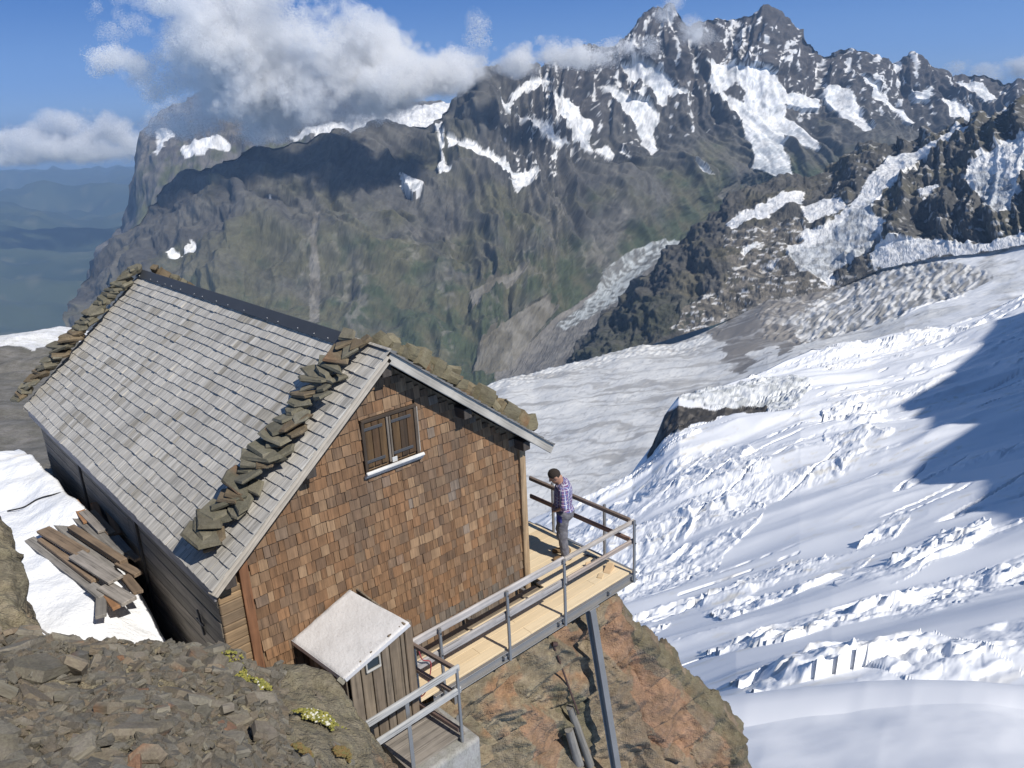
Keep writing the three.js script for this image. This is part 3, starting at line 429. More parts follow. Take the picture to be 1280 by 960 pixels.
// a box with chamfered edges, centred, its grain along its longest side
function cbox(x, y, z, color, c = 0.006, off) {
  const h = [x / 2, y / 2, z / 2], cc = Math.min(c, x / 3, y / 3, z / 3), P = (s, a) => { const v = s.map((q, i) => q * (i === a ? h[i] : h[i] - cc)); return V(...v); }, T = [], S = [-1, 1];
  for (let a = 0; a < 3; a++) { const [b, d] = [0, 1, 2].filter((i) => i !== a); for (const s of S) { const m = (p, q) => { const v = [0, 0, 0]; v[a] = s; v[b] = p; v[d] = q; return P(v, a); }; quad(T, m(-1, -1), m(1, -1), m(1, 1), m(-1, 1)); } }
  for (let a = 0; a < 3; a++) { const [b, d] = [0, 1, 2].filter((i) => i !== a); for (const p of S) for (const q of S) { const m = (e, f) => { const v = [0, 0, 0]; v[a] = e; v[b] = p; v[d] = q; return P(v, f); }; quad(T, m(-1, b), m(1, b), m(1, d), m(-1, d)); } }
  for (const i of S) for (const j of S) for (const k of S) T.push([P([i, j, k], 0), P([i, j, k], 1), P([i, j, k], 2)]);
  const m = Math.max(x, y, z), ax = m === x ? 0 : m === y ? 1 : 2;
  return faceted(outward(T, V(0, 0, 0)), color, { axis: ax, off: off ?? [0, 0] });
}
// the same from a to b: w across, h along `up`
function bar(a, b, w, h, color, o = {}) {
  const d = b.clone().sub(a), L = d.length(), z = d.normalize(), up = (o.up ?? V(0, 1, 0)).clone(); if (Math.abs(up.dot(z)) > 0.97) up.set(1, 0, 0);
  const x = up.cross(z).normalize(), y = z.clone().cross(x), g = cbox(w, h, L + (o.extra ?? 0), color, o.c ?? 0.006, o.off);
  return g.applyMatrix4(new THREE.Matrix4().makeBasis(x, y, z).setPosition(a.clone().add(b).multiplyScalar(0.5)));
}
function pipe(a, b, r, color, n = 10) { const d = b.clone().sub(a), g = new THREE.CylinderGeometry(r, r, d.length(), n); g.applyQuaternion(new THREE.Quaternion().setFromUnitVectors(V(0, 1, 0), d.clone().normalize())); g.translate((a.x + b.x) / 2, (a.y + b.y) / 2, (a.z + b.z) / 2); return paintGeo(g, color); }
function paintGeo(g, color) { const n = g.attributes.position.count, c = new Float32Array(n * 3); for (let i = 0; i < n; i++) c.set(color, i * 3); g.setAttribute('color', new THREE.BufferAttribute(c, 3)); return g; }
const merged = (list) => mergeGeometries(list.map((g) => (g.index ? g.toNonIndexed() : g)));
// an irregular flat slab of stone, lying in x-z, y thick
function slab(r, lx, ly, lz, color, o = {}) {
  const n = Math.floor(r.r(4, 7.5)), T = [], ring = (k, y, j) => Array.from({ length: n }, (_, i) => { const a = (i + base[i]) / n * Math.PI * 2; return V(Math.cos(a) * lx / 2 * k * rad[i] + r.n() * j * lx, y + r.n() * ly * 0.16, Math.sin(a) * lz / 2 * k * rad[i] + r.n() * j * lz); });
  const base = Array.from({ length: n }, () => r.r(-0.28, 0.28)), rad = Array.from({ length: n }, () => r.r(0.68, 1.2));
  const A = ring(0.90, -ly / 2, 0.03), B = ring(1.02, r.r(-0.2, 0.2) * ly, 0.03), C = ring(0.88, ly / 2, 0.035), top = V(r.n() * lx * 0.1, ly * r.r(0.42, 0.62), r.n() * lz * 0.1);
  for (let i = 0; i < n; i++) { const j = (i + 1) % n; quad(T, A[i], A[j], B[j], B[i]); quad(T, B[i], B[j], C[j], C[i]); T.push([C[i], C[j], top]); if (i > 1) T.push([A[0], A[i - 1], A[i]]); }
  const spots = o.rust ?? 0;
  return faceted(outward(T, V(0, 0, 0)), color, { axis: 0, off: [r() * 3, r() * 3], scale: 1.1, tint: (p) => { const f = 1 + 0.25 * noise(p.x * 9 + color[0] * 90, p.y * 9, p.z * 9); const c = color.map((q) => q * f); return spots && noise(p.x * 5 + color[1] * 200, p.y * 5, p.z * 5) > 0.42 - spots ? mix3(c, [0.26, 0.12, 0.055], 0.6) : c; } });
}
const stoneTone = (r) => mix3(mix3([0.165, 0.15, 0.118], [0.27, 0.25, 0.205], r()), mix3([0.14, 0.134, 0.12], [0.25, 0.18, 0.115], r()), r() * 0.7);

// ---------------------------------------------------------------- near ground
const rockPaint = (p, rust = 0.3, k = 1) => {
  const a = fbm(p.x * 0.9, p.y * 0.9, p.z * 0.9, 3), b = fbm(p.x * 3.1 + 9, p.y * 3.1, p.z * 3.1, 3), d = fbm(p.x * 1.3 + 40, p.y * 1.3, p.z * 1.3, 3), e = fbm(p.x * 11, p.y * 11, p.z * 11, 2);
  let c = mix3([0.27, 0.23, 0.155], [0.18, 0.16, 0.115], sstep(-0.3, 0.4, a + b * 0.5));
  c = mix3(c, [0.36, 0.19, 0.095], sstep(0.35 - rust, 0.75 - rust, d + b * 0.3) * 0.75);
  c = mix3(c, [0.31, 0.275, 0.185], sstep(0.15, 0.5, b - a * 0.4) * 0.6);
  return c.map((x) => x * k * (1 + 0.35 * e));
};
{ // ridge of ground and snow beyond the hut
  const rows = [[[-90, 436, 62], [-20, 426, 63], [0, 420, 64], [40, 414, 66], [75, 409, 68], [110, 412, 72], [190, 430, 80]], [[-90, 470, 48], [60, 460, 50], [190, 470, 60]], [[-90, 640, 21], [60, 620, 22], [190, 600, 26]]];
  const foot = footOf(rows), sn = outlines(foot, [[-90, 425, 0, 417, 80, 407, 190, 428, 190, 445, 100, 432, 40, 442, 0, 434, -90, 446]]);
  const { geo } = land({ rows, nu: 110, nv: 110, back: { dist: 40, drop: 45, n: 8 }, vertical: true, lift: (s, t, p) => fbm(p.x / 5, p.z / 5, 2, 4) * 0.7 * (t < 0.1 ? 0.3 : 1), paint: (s, t, p) => { const w = fbm(p.x, p.z, 2, 3); if (t < 0 || sn(s + w * 0.01, t + w * 0.01)) return [0.85, 0.86, 0.88]; return mix3([0.16, 0.155, 0.14], [0.225, 0.215, 0.20], sstep(-0.3, 0.4, w)); }, uvScale: 0.3 });
  structure('ground', geo, rockMat, 'grey scree shoulder with a strip of snow behind the hut');
}
function field(x0, x1, z0, z1, nx, nz, height, paint, scale = 0.5) {
  const pos = [], cl = [], uv = [], idx = [];
  for (let j = 0; j < nz; j++) for (let i = 0; i < nx; i++) { const x = lerp(x0, x1, i / (nx - 1)), z = lerp(z0, z1, j / (nz - 1)), y = height(x, z); pos.push(x, y, z); cl.push(...paint(V(x, y, z))); uv.push(x * scale, z * scale); }
  for (let j = 0; j < nz - 1; j++) for (let i = 0; i < nx - 1; i++) { const a = j * nx + i; idx.push(a, a + nx, a + 1, a + 1, a + nx, a + nx + 1); }
  const g = new THREE.BufferGeometry(); g.setIndex(idx); g.setAttribute('position', new THREE.Float32BufferAttribute(pos, 3)); g.setAttribute('color', new THREE.Float32BufferAttribute(cl, 3)); g.setAttribute('uv', new THREE.Float32BufferAttribute(uv, 2)); g.computeVertexNormals(); return g;
}
structure('ground', field(-16, 1.2, -16, 0.62, 100, 100, (x, z) => lerp(0.1, -0.48, sstep(-5.8, -5.0, x)) + fbm(x, z, 1, 3) * 0.12 - 2.5 * sstep(-13, -16, z) - 0.9 * sstep(0.5, 1.2, x), (p) => rockPaint(p, 0.1)), rockMat, 'rock ledge the hut stands on');
structure('ground', field(-6.2, -2.2, 0.5, 1.6, 50, 40, (x, z) => -0.45 - 0.25 * (z - 0.5) + fbm(x * 1.5, z * 1.5, 6, 3) * 0.08 - 0.5 * sstep(-2.9, -2.2, x), (p) => rockPaint(p, 0.1)), rockMat, 'rock step under the shed');
const snowEdge = (z) => (z > -5.5 ? 0.40 + 0.235 * Math.max(0, -z) : lerp(1.69, 1.36, clamp((-z - 5.5) / 4)));
const snowY = (x, z) => lerp(1.30 - 0.012 * z, snowEdge(z), sstep(-6.5, -5.62, x)) + fbm(x * 0.5, z * 0.5, 3, 3) * 0.16 + fbm(x * 1.6, z * 1.6, 7, 2) * 0.06 - 1.3 * sstep(-5.62 + 0.07 * noise(z * 0.9, 4), -5.47, x) - 1.6 * Math.pow(clamp((-z - 10.2) / 3), 1.5) + 0.25 * sstep(-6.6, -8.4, x);
structure('snow_bank', field(-11, -5.42, -13.2, 0.8, 130, 190, snowY, (p) => { const d = sstep(0.25, 0.5, fbm(p.x * 1.2, p.z * 1.2, 5, 4)) * sstep(-7.0, -9.5, p.z); return mix3([0.86, 0.87, 0.89], [0.66, 0.63, 0.57], d * 0.7); }, 0.6), nearSnow, 'old snow bank between the hut and the rock');

{ // rock wall left of the snow
  const rows = [[[-130, 590, 11.9], [-50, 612, 11.9], [-14, 632, 11.8], [0, 655, 11.7], [13, 688, 11.6], [24, 715, 11.5], [30, 742, 11.4], [30, 762, 11.2], [50, 796, 10.9], [80, 815, 10.6]], [[-110, 700, 11.0], [0, 730, 11.0], [90, 850, 10.2]], [[-110, 860, 9.4], [90, 880, 9.9]]];
  const { geo } = land({ rows, nu: 110, nv: 100, back: { dist: 1.1, drop: 2.2, n: 12, pow: 1.6 }, lift: (s, t, p) => { const w = fbm(p.x, p.y, p.z, 3), f = (p.x * 0.5 + p.y * 0.8 + p.z * 0.2) / 0.45 + w * 1.2, g = (p.x * 0.8 - p.y * 0.5) / 0.7 + w, tri = (v) => { const q = v - Math.floor(v); return q < 0.82 ? q / 0.82 : (1 - q) / 0.18; }; return w * 0.16 + tri(f) * 0.08 + tri(g) * 0.12 + fbm(p.x * 6, p.y * 6, p.z * 6, 3) * 0.03 - 0.1; }, paint: (s, t, p) => rockPaint(p, 0.02), uvScale: 0.8 });
  structure('rock', geo, rockMat, 'brown rock wall beside the snow bank');
}
const fgRows = [
  [[-110, 792, 10.5], [0, 802, 10.2], [75, 800, 10.0], [150, 808, 9.9], [240, 811, 9.8], [285, 815, 9.75], [318, 836, 9.7], [338, 840, 9.8], [356, 828, 9.95], [380, 832, 9.95], [409, 842, 9.9], [424, 861, 9.8], [442, 882, 9.75], [461, 905, 9.7], [480, 936, 9.6], [512, 985, 9.5]],
  [[-110, 850, 8.0], [150, 860, 7.9], [300, 880, 8.1], [400, 920, 8.6], [470, 970, 9.0], [525, 1030, 9.1]],
  [[-110, 930, 6.2], [150, 940, 6.2], [300, 960, 6.6], [400, 1000, 7.4], [530, 1100, 8.4]],
  [[-110, 1060, 4.6], [150, 1060, 4.6], [300, 1080, 5.0], [400, 1110, 5.8], [530, 1200, 7.4]]];
const fgKnoll = (s) => sstep(0.66, 0.76, s);
const fgLift = (s, t, p) => { const w = worley(p.x * 2.3, p.y * 3, p.z * 2.3), k = fgKnoll(s); return (fbm(p.x * 1.2, p.y * 1.2, p.z * 1.2, 4) * 0.12 + (w[2] - 0.5) * lerp(0.12, 0.05, k) - 0.06 * (1 - sstep(0, 0.1, w[1] - w[0])) * (1 - k * 0.6)) * (Math.abs(t) < 0.02 ? 0.5 : 1) + fbm(p.x * 6, p.y * 6, p.z * 6, 3) * 0.03; };
const fg = land({ rows: fgRows, nu: 300, nv: 240, back: { dist: 1.6, drop: 3.4, n: 16, pow: 0.9 }, lift: fgLift, paint: (s, t, p) => { const k = fgKnoll(s), c = rockPaint(p, 0.02); return mix3(c, mix3([0.19, 0.17, 0.125], c, 0.6), k).map((x) => x * 0.92); }, uvScale: 0.9 });
structure('ground', fg.geo, rockMat, 'rubble covered rock slope in the foreground');
const fgAt = (s, t) => { const i = clamp(Math.round(s * (fg.nu - 1)), 0, fg.nu - 1), j = fg.nb + clamp(Math.round(t * (fg.R - fg.nb - 1)), 0, fg.R - fg.nb - 1), o = (j * fg.nu + i) * 3, n = fg.geo.attributes.normal.array; return { p: V(fg.pos[o], fg.pos[o + 1], fg.pos[o + 2]), n: V(n[o], n[o + 1], n[o + 2]) }; };

{ // the crag under the platform
  const dOf = (x, y) => 13.35 + (x - 600) * 0.0105 + (y - (850 - (x - 600) * 0.56)) * 0.0095;
  const row = (l, extra = 0) => l.map(([x, y]) => [x, y, dOf(x, y) + extra]);
  const rows = [
    row([[470, 905], [520, 885], [570, 862], [600, 842], [650, 812], [700, 782], [738, 765], [750, 752], [766, 748], [776, 758], [785, 782], [805, 790], [822, 808], [838, 818], [850, 838], [870, 852], [884, 870], [900, 884], [912, 902], [924, 925], [932, 960], [945, 1010]], 0.0),
    row([[460, 960], [600, 905], [700, 865], [780, 850], [860, 910], [925, 970], [960, 1040]], -0.25),
    row([[450, 1040], [600, 985], [700, 960], [800, 960], [900, 1020], [980, 1090]], -0.15),
    row([[440, 1200], [700, 1180], [1000, 1250]], 0)];
  const foot = footOf(rows), red = outlines(foot, [[750, 752, 766, 748, 778, 765, 786, 800, 800, 830, 780, 840, 760, 820, 752, 790], [800, 830, 850, 870, 880, 920, 870, 960, 830, 930, 800, 900, 780, 860], [640, 875, 670, 880, 700, 920, 690, 960, 660, 950], [815, 920, 840, 925, 835, 940, 812, 936], [690, 790, 730, 775, 735, 800, 700, 815]]);
  const green = outlines(foot, [[776, 762, 800, 786, 850, 836, 905, 885, 932, 950, 945, 1010, 915, 960, 895, 905, 850, 858, 800, 815, 782, 790], [690, 850, 740, 880, 735, 940, 700, 940]]);
  const { geo } = land({ rows, nu: 340, nv: 230, back: { dist: 3.2, drop: 6, n: 45, pow: 1.15 },
    lift: (s, t, p) => {
      // straight joints: the rock steps back along two sets of planes and one of ledges
      const w = fbm(p.x * 0.7, p.y * 0.7, p.z * 0.7, 3), joint = (v, k) => { const f = v - Math.floor(v), id = Math.floor(v); return (f < 1 - k ? f / (1 - k) : (1 - f) / k) + 0.6 * hsh(id, 3, 7)[0]; };
      const a = joint((p.x * 0.78 + p.y * 0.55 + p.z * 0.3) / 1.35 + w * 0.7, 0.12), b = joint((p.x * 0.25 - p.y * 0.85 + p.z * 0.45) / 0.95 + w * 0.6 + 0.37, 0.16), c = joint((p.x * 0.85 + p.y * 0.5) / 0.33 + w * 1.1, 0.22), d = joint((p.y * 0.9 - p.x * 0.35) / 0.27 + w, 0.25);
      return (a * 0.26 + b * 0.16 + w * 0.22 - 0.3) * lerp(0.4, 1, sstep(0, 0.06, Math.abs(t))) + c * 0.05 * sstep(-0.2, 0.3, noise(p.x * 1.3, p.y * 1.3, p.z)) + d * 0.035 + fbm(p.x * 7, p.y * 8, p.z * 7, 3) * 0.028;
    },
    paint: (s, t, p) => { const w = fbm(p.x * 1.7, p.y * 1.7, p.z * 1.7, 4), ss = s + w * 0.03, tt = t + w * 0.06; let c = mix3(rockPaint(p, 0.2, 1.05), [0.25, 0.165, 0.115], 0.2 + 0.3 * sstep(0.45, 0.7, s)); if (t >= 0 && red(ss, tt)) c = mix3(c, [0.34, 0.185, 0.11].map((x) => x * (1 + w * 0.6)), 0.6); if (t < 0 || green(ss, tt)) c = mix3(c, [0.13, 0.125, 0.075].map((x) => x * (1 + w)), 0.6); return c; }, uvScale: 0.7 });
  structure('rock', geo, rockMat, 'reddish brown crag that carries the platform');
}

// loose slabs on the foreground slope: the larger ones one by one, the small stuff as one
{
  const r = rng(5), list = [];
  const shapes = Array.from({ length: 14 }, (_, i) => { const q = rng(100 + i); return slab(q, 1, 0.24 * q.r(0.6, 1.3), q.r(0.5, 0.85), [0.5, 0.5, 0.5]); });
  const place = (m, s, t, size, tilt) => { const { p, n } = fgAt(s, t); m.position.copy(p).addScaledVector(n, size * 0.07); const q = new THREE.Quaternion().setFromUnitVectors(V(0, 1, 0), n.clone().add(V(r.n() * tilt, 0.3 + r() * 0.2, r.n() * tilt)).normalize()); m.quaternion.copy(q).multiply(new THREE.Quaternion().setFromAxisAngle(V(0, 1, 0), r() * 6.28)); };
  const N = 250;
  for (let i = 0; i < N; i++) {
    const s = r() < 0.9 ? r.r(0.09, 0.69) : r.r(0.69, 0.9), t = Math.pow(r(), 1.3) * 0.86 + 0.01, size = r.r(0.13, 0.34) * (r() < 0.16 ? 1.7 : 1) * (s > 0.69 ? 0.6 : 1);
    const k = Math.floor(r() * 1000), q = rng(900 + k + i), tone = r() < 0.05 ? [0.27, 0.155, 0.095] : stoneTone(r);
    const m = mesh('stone', slab(q, size, size * q.r(0.16, 0.34), size * q.r(0.5, 0.9), tone, { rust: r() < 0.25 ? 0.12 : 0 }), stoneMat); place(m, s, t, size, 0.7);
    const shade = tone[0] > tone[2] * 2.6 ? 'rust red' : tone[0] > 0.25 ? 'pale' : tone[0] / tone[2] > 1.55 ? 'brown' : 'dark grey', big = size > 0.36 ? 'large' : size > 0.24 ? 'middle sized' : 'small';
    tag(m, `${big} ${shade} broken stone lying ${s > 0.69 ? 'on the bare knoll beside the shed' : t < 0.2 ? 'along the upper brink of the rubble' : 'loose on the rubble slope'}`, 'stone', 'loose stones on the foreground slope');
  }
  const M = 7000, dummy = new THREE.Object3D();
  const all = []; for (let i = 0; i < M; i++) { const s = r.r(0.0, 0.74), t = Math.pow(r(), 1.2), size = r.r(0.04, 0.17); place(dummy, s, t, size, 1.1); dummy.scale.setScalar(size); dummy.updateMatrix(); const g = shapes[i % 14].clone().applyMatrix4(dummy.matrix), c = stoneTone(r), a = g.attributes.color.array; for (let j = 0; j < a.length; j++) a[j] *= c[j % 3] * 2; all.push(g); }
  const o = mesh('gravel', mergeGeometries(all), stoneMat); o.userData = { kind: 'stuff', label: 'small broken stones filling the gaps between the slabs', category: 'gravel' };
}

// ---------------------------------------------------------------- the hut
const W = 5.337, XA = -2.645, YA = 4.857, OV = 0.33, ZB = -9.41, XL = -5.47, YL = 2.483, XR = 0.386, YR = 2.521;
const hut = thing('mountain_hut', 'shingled wooden mountain hut with stone weighted grey shingle roof', 'hut');
const sl = (YA - YL) / (XA - XL), sr = (YA - YR) / (XR - XA);         // roof slopes
const roofY = (x) => (x < XA ? YA - (XA - x) * sl : YA - (x - XA) * sr); // top of the roof at the gable
const dirL = V(1, sl, 0).normalize(), nL = V(-dirL.y, dirL.x, 0), dirR = V(-1, sr, 0).normalize(), nR = V(dirR.y, -dirR.x, 0).negate();
if (nR.y < 0) nR.negate();
{
  const r = rng(31);
  // walls: a dark timber box with boards on the long side
  const shp = new THREE.Shape(); shp.moveTo(-W + 0.05, -0.7); shp.lineTo(-0.02, -0.7); shp.lineTo(-0.02, roofY(-0.02) - 0.2); shp.lineTo(XA, YA - 0.2); shp.lineTo(-W + 0.05, roofY(-W + 0.05) - 0.2);
  const body = paintGeo(new THREE.ExtrudeGeometry(shp, { depth: 9.0, bevelEnabled: false }).translate(0, 0, -9.02), [0.27, 0.18, 0.105]);
  mesh('wall', body, woodMat, hut);
  const dark = () => mix3([0.20, 0.175, 0.145], [0.29, 0.25, 0.205], r());
  for (let y = -0.7, i = 0; y < 2.22; i++) { const h = r.r(0.2, 0.27), z0 = -9.06, cut = r.r(-6.5, -3); for (const [a, b] of [[z0, cut], [cut, 0]]) mesh('wall_board', bar(V(-W + 0.02 - r() * 0.012, y + h / 2, a + 0.004), V(-W + 0.02 - r() * 0.012, y + h / 2, b - 0.004), h - 0.012, 0.05, dark(), { up: V(1, 0, 0), off: [r() * 3, r() * 3] }), woodMat, hut); y += h; }
  for (const z of [-3.1, -6.2]) mesh('batten', bar(V(-W - 0.03, -0.6, z), V(-W - 0.03, 2.2, z), 0.11, 0.04, [0.10, 0.095, 0.09], { up: V(1, 0, 0) }), woodMat, hut);
  mesh('latch', merged([bar(V(-W - 0.03, 1.2, -0.72), V(-W - 0.06, 1.62, -0.72), 0.03, 0.03, [0.02, 0.02, 0.02]), bar(V(-W - 0.05, 1.42, -0.85), V(-W - 0.05, 1.42, -0.6), 0.025, 0.025, [0.02, 0.02, 0.02])]), darkSteel, hut);
  // gable corner: short log ends, then a brown upright
  for (let y = -0.6; y < 2.15;) { const h = r.r(0.10, 0.17); const top = Math.min(y + h, roofY(-5.2) - 0.2); if (top - y < 0.03) break; mesh('log_end', bar(V(-W + 0.0, (y + top) / 2, 0.012), V(-5.03, (y + top) / 2, 0.012), top - y - 0.006, 0.06, mix3([0.36, 0.24, 0.13], [0.23, 0.165, 0.105], r()), { up: V(0, 0, 1), c: 0.012, off: [r() * 3, r() * 3] }), woodMat, hut); y = top; }
  mesh('corner_board', bar(V(-4.97, -0.7, 0.035), V(-4.97, roofY(-4.97) - 0.2, 0.035), 0.125, 0.09, [0.27, 0.125, 0.06], { up: V(0, 0, 1), off: [0.3, 0.1] }), woodMat, hut);
  mesh('corner_board', bar(V(-0.062, -0.6, 0.03), V(-0.062, roofY(0) - 0.2, 0.03), 0.125, 0.08, [0.44, 0.31, 0.185], { up: V(0, 0, 1), off: [0.7, 0.4] }), woodMat, hut);
  mesh('corner_board', bar(V(0.015, -0.6, -0.06), V(0.015, roofY(0) - 0.2, -0.06), 0.13, 0.05, [0.38, 0.27, 0.165], { up: V(1, 0, 0), off: [0.1, 0.8] }), woodMat, hut);
  for (let z = -0.14; z > -9.0; z -= 1.5) mesh('wall_board', bar(V(0.005, 1.0, z - 0.01), V(0.005, 1.0, Math.max(z - 1.49, -9.0)), 3.1, 0.04, [0.2, 0.14, 0.09], { up: V(1, 0, 0), off: [r(), r()] }), woodMat, hut);

  // gable shingles
  const wx0 = -3.03, wx1 = -2.095, wy0 = 3.02, wy1 = 3.86;
  const tones = [[0.26, 0.143, 0.072], [0.275, 0.15, 0.075], [0.295, 0.172, 0.09], [0.235, 0.132, 0.068], [0.28, 0.172, 0.098], [0.22, 0.14, 0.085], [0.34, 0.218, 0.125], [0.20, 0.122, 0.072]];
  const shingles = [];
  const E = 0.168; let k = 0;
  for (let y = -0.62; y < 4.6; y += E, k++) {
    const wav = (x) => 0.018 * noise(x * 0.9, k * 0.7, 2) + 0.008 * noise(x * 3, k * 1.3, 5);
    for (let x = -4.90 + r.r(-0.02, 0.06); x < -0.135;) {
      const w = clamp(r.r(0.075, 0.185), 0.05, -0.128 - x), x1 = x + w, gap = r.r(0.003, 0.009), yb = y + wav(x + w / 2) + r.n() * 0.012;
      const lim = Math.min(roofY(x), roofY(x1)) - 0.235; let yt = Math.min(y + E + 0.06, lim);
      const inWin = x1 > wx0 && x < wx1 && yt > wy0 && yb < wy1;
      let X0 = x, X1 = x1 - gap, Yb = yb;
      if (inWin) { if (x < wx0 && wx0 - x > 0.03) X1 = wx0 - 0.004; else if (x1 > wx1 && x1 - wx1 > 0.03) X0 = wx1 + 0.004; else if (yb < wy0 - 0.03) yt = wy0 - 0.002; else if (yt > wy1 + 0.03) Yb = Math.max(yb, wy1 + 0.004); else { x = x1; continue; } }
      if (yt - Yb > 0.035 && X1 - X0 > 0.02) {
        let c = r.pick(tones); const stain = fbm(x * 1.4, y * 0.5, 3, 3), low = fbm(x * 2.3, y * 2.3, 8, 3);
        if (stain > 0.05) c = mix3(c, [0.15, 0.11, 0.08], sstep(0.05, 0.5, stain) * r.r(0.3, 0.7)); if (low > 0.3 && r() < 0.3) c = mix3(c, [0.29, 0.25, 0.21], r.r(0.2, 0.6)); if (y < 0.35 && r() < 0.75) c = mix3(c, [0.16, 0.15, 0.13], r.r(0.3, 0.8));
        { const f = r.r(0.86, 1.14); c = c.map((q) => q * f); }
        const tb = r.r(0.020, 0.032), cant = r.n() * 0.008, z0 = 0.004, z1 = 0.006, T = [];
        const A = V(X0, Yb - cant, z0), B = V(X1, Yb + cant, z0), C = V(X1, yt, z0 - 0.004), D = V(X0, yt, z0 - 0.004), A2 = V(X0, Yb - cant, z0 + tb), B2 = V(X1, Yb + cant, z0 + tb), C2 = V(X1, yt, z1), D2 = V(X0, yt, z1);
        quad(T, A2, B2, C2, D2); quad(T, A, B, B2, A2); quad(T, A, A2, D2, D); quad(T, B, C, C2, B2); quad(T, D, D2, C2, C);
        const ctr = V((X0 + X1) / 2, (Yb + yt) / 2, 0.002); shingles.push({ g: faceted(outward(T, ctr), c, { axis: 1, off: [r() * 5, r() * 5] }), d: ctr.distanceTo(EYE), y: yb });
      }
      x = x1;
    }
  }
  shingles.sort((a, b) => a.d - b.d);
  const seen = shingles.filter((q) => q.y > 0.3), hidden = shingles.filter((q) => q.y <= 0.3);
  seen.slice(0, 300).forEach((q) => mesh('wall_shingle', q.g, woodMat, hut));
  const rest = mesh('wall_shingles', mergeGeometries([...seen.slice(300), ...hidden].map((q) => q.g)), woodMat, hut); rest.userData = { kind: 'stuff' };

  // window: dark frame, two boarded shutters with iron straps, pale sill, a white card
  const win = new THREE.Group(); win.name = 'window'; hut.add(win);
  const fx0 = -3.007, fx1 = -2.117, fy0 = 3.073, fy1 = 3.831, fr = [0.07, 0.05, 0.035];
  mesh('recess', new THREE.BoxGeometry(fx1 - fx0, fy1 - fy0, 0.02).translate((fx0 + fx1) / 2, (fy0 + fy1) / 2, 0.0), new THREE.MeshStandardMaterial({ color: new THREE.Color(0.22, 0.15, 0.09), roughness: 0.9 }), win);
  mesh('frame', merged([bar(V(fx0, fy0, 0.03), V(fx0, fy1, 0.03), 0.05, 0.06, fr, { up: V(0, 0, 1) }), bar(V(fx1, fy0, 0.03), V(fx1, fy1, 0.03), 0.05, 0.06, [0.13, 0.10, 0.075], { up: V(0, 0, 1) }), bar(V(fx0 - 0.02, fy1, 0.032), V(fx1 + 0.02, fy1, 0.032), 0.05, 0.064, fr, { up: V(0, 0, 1) })]), woodMat, win);
  mesh('trim', bar(V(fx1 + 0.032, fy0 + 0.03, 0.034), V(fx1 + 0.032, fy1 - 0.02, 0.034), 0.016, 0.05, [0.52, 0.48, 0.42], { up: V(0, 0, 1) }), woodMat, win);
  const xm = (fx0 + fx1) / 2 - 0.02;
  for (const [a, b] of [[fx0 + 0.028, xm - 0.05], [xm + 0.055, fx1 - 0.028]]) {
    const bs = [], n = 3; for (let i = 0; i < n; i++) { const w = (b - a) / n, c = r.pick([[0.11, 0.062, 0.03], [0.075, 0.047, 0.027], [0.14, 0.082, 0.036]]); bs.push(bar(V(a + w * (i + 0.5), fy0 + 0.05, 0.03 + r() * 0.005), V(a + w * (i + 0.5), fy1 - 0.04, 0.03 + r() * 0.005), w - 0.008, 0.03, c, { up: V(0, 0, 1), off: [r() * 4, r() * 4] })); }
    mesh('shutter', merged(bs), woodMat, win);
    for (const y of [fy0 + 0.15, fy1 - 0.12]) mesh('hinge_strap', bar(V(a - 0.02, y, 0.055), V(b - 0.06, y, 0.055), 0.045, 0.014, [0.05, 0.045, 0.04], { up: V(0, 0, 1), c: 0.003 }), darkSteel, win);
  }
  mesh('mullion', merged([bar(V(xm - 0.022, fy0 + 0.03, 0.04), V(xm - 0.022, fy1 - 0.03, 0.04), 0.035, 0.035, [0.27, 0.23, 0.19], { up: V(0, 0, 1) }), bar(V(xm + 0.026, fy0 + 0.03, 0.036), V(xm + 0.026, fy1 - 0.03, 0.036), 0.03, 0.03, [0.22, 0.18, 0.14], { up: V(0, 0, 1) })]), woodMat, win);
  mesh('sill', bar(V(fx0 - 0.05, fy0 - 0.035, 0.075), V(fx1 + 0.06, fy0 - 0.035, 0.075), 0.05, 0.14, [0.78, 0.77, 0.74], { up: V(0, 0, 1).add(V(0, 1, 0)), c: 0.01 }), woodMat, win);
  mesh('card', cbox(0.085, 0.075, 0.006, [0.8, 0.8, 0.78], 0.001).translate(xm + 0.035, fy0 + 0.06, 0.068), woodMat, win);

  // beams under the overhang
  for (const x of [XA, XA + 1.35, XA - 1.30, -0.12, -W + 0.12]) mesh('purlin', bar(V(x, roofY(x) - 0.30 - (x === XA ? 0.03 : 0), -0.4), V(x, roofY(x) - 0.30 - (x === XA ? 0.03 : 0), 0.25), 0.15, 0.17, [0.085, 0.07, 0.06], { c: 0.01 }), woodMat, hut);

  // roof: boarding, barge boards, shingles laid in courses, ridge capping
  const roof = new THREE.Group(); roof.name = 'roof'; hut.add(roof);
  for (const [x0, dir, n, len] of [[XL, dirL, nL, Math.hypot(XA - XL, YA - YL)], [XR, dirR, nR, Math.hypot(XR - XA, YA - YR)]]) {
    const c = V(x0, roofY(x0), 0).addScaledVector(dir, len / 2).addScaledVector(n, -0.06), g = cbox(len, 0.07, -ZB + OV - 0.06, [0.12, 0.10, 0.085], 0.004);
    g.applyMatrix4(new THREE.Matrix4().makeBasis(dir, n, dir.clone().cross(n)).setPosition(c.x, c.y, (ZB + OV) / 2)); mesh('sheathing', g, woodMat, roof);
  }
  const barge = (x0, x1, z, c) => { const a = V(x0, roofY(x0) - 0.115, z), b = V(x1, roofY(x1) - 0.115, z); return bar(a, b, 0.035, 0.15, c, { c: 0.008, off: [r() * 3, r() * 3] }); };
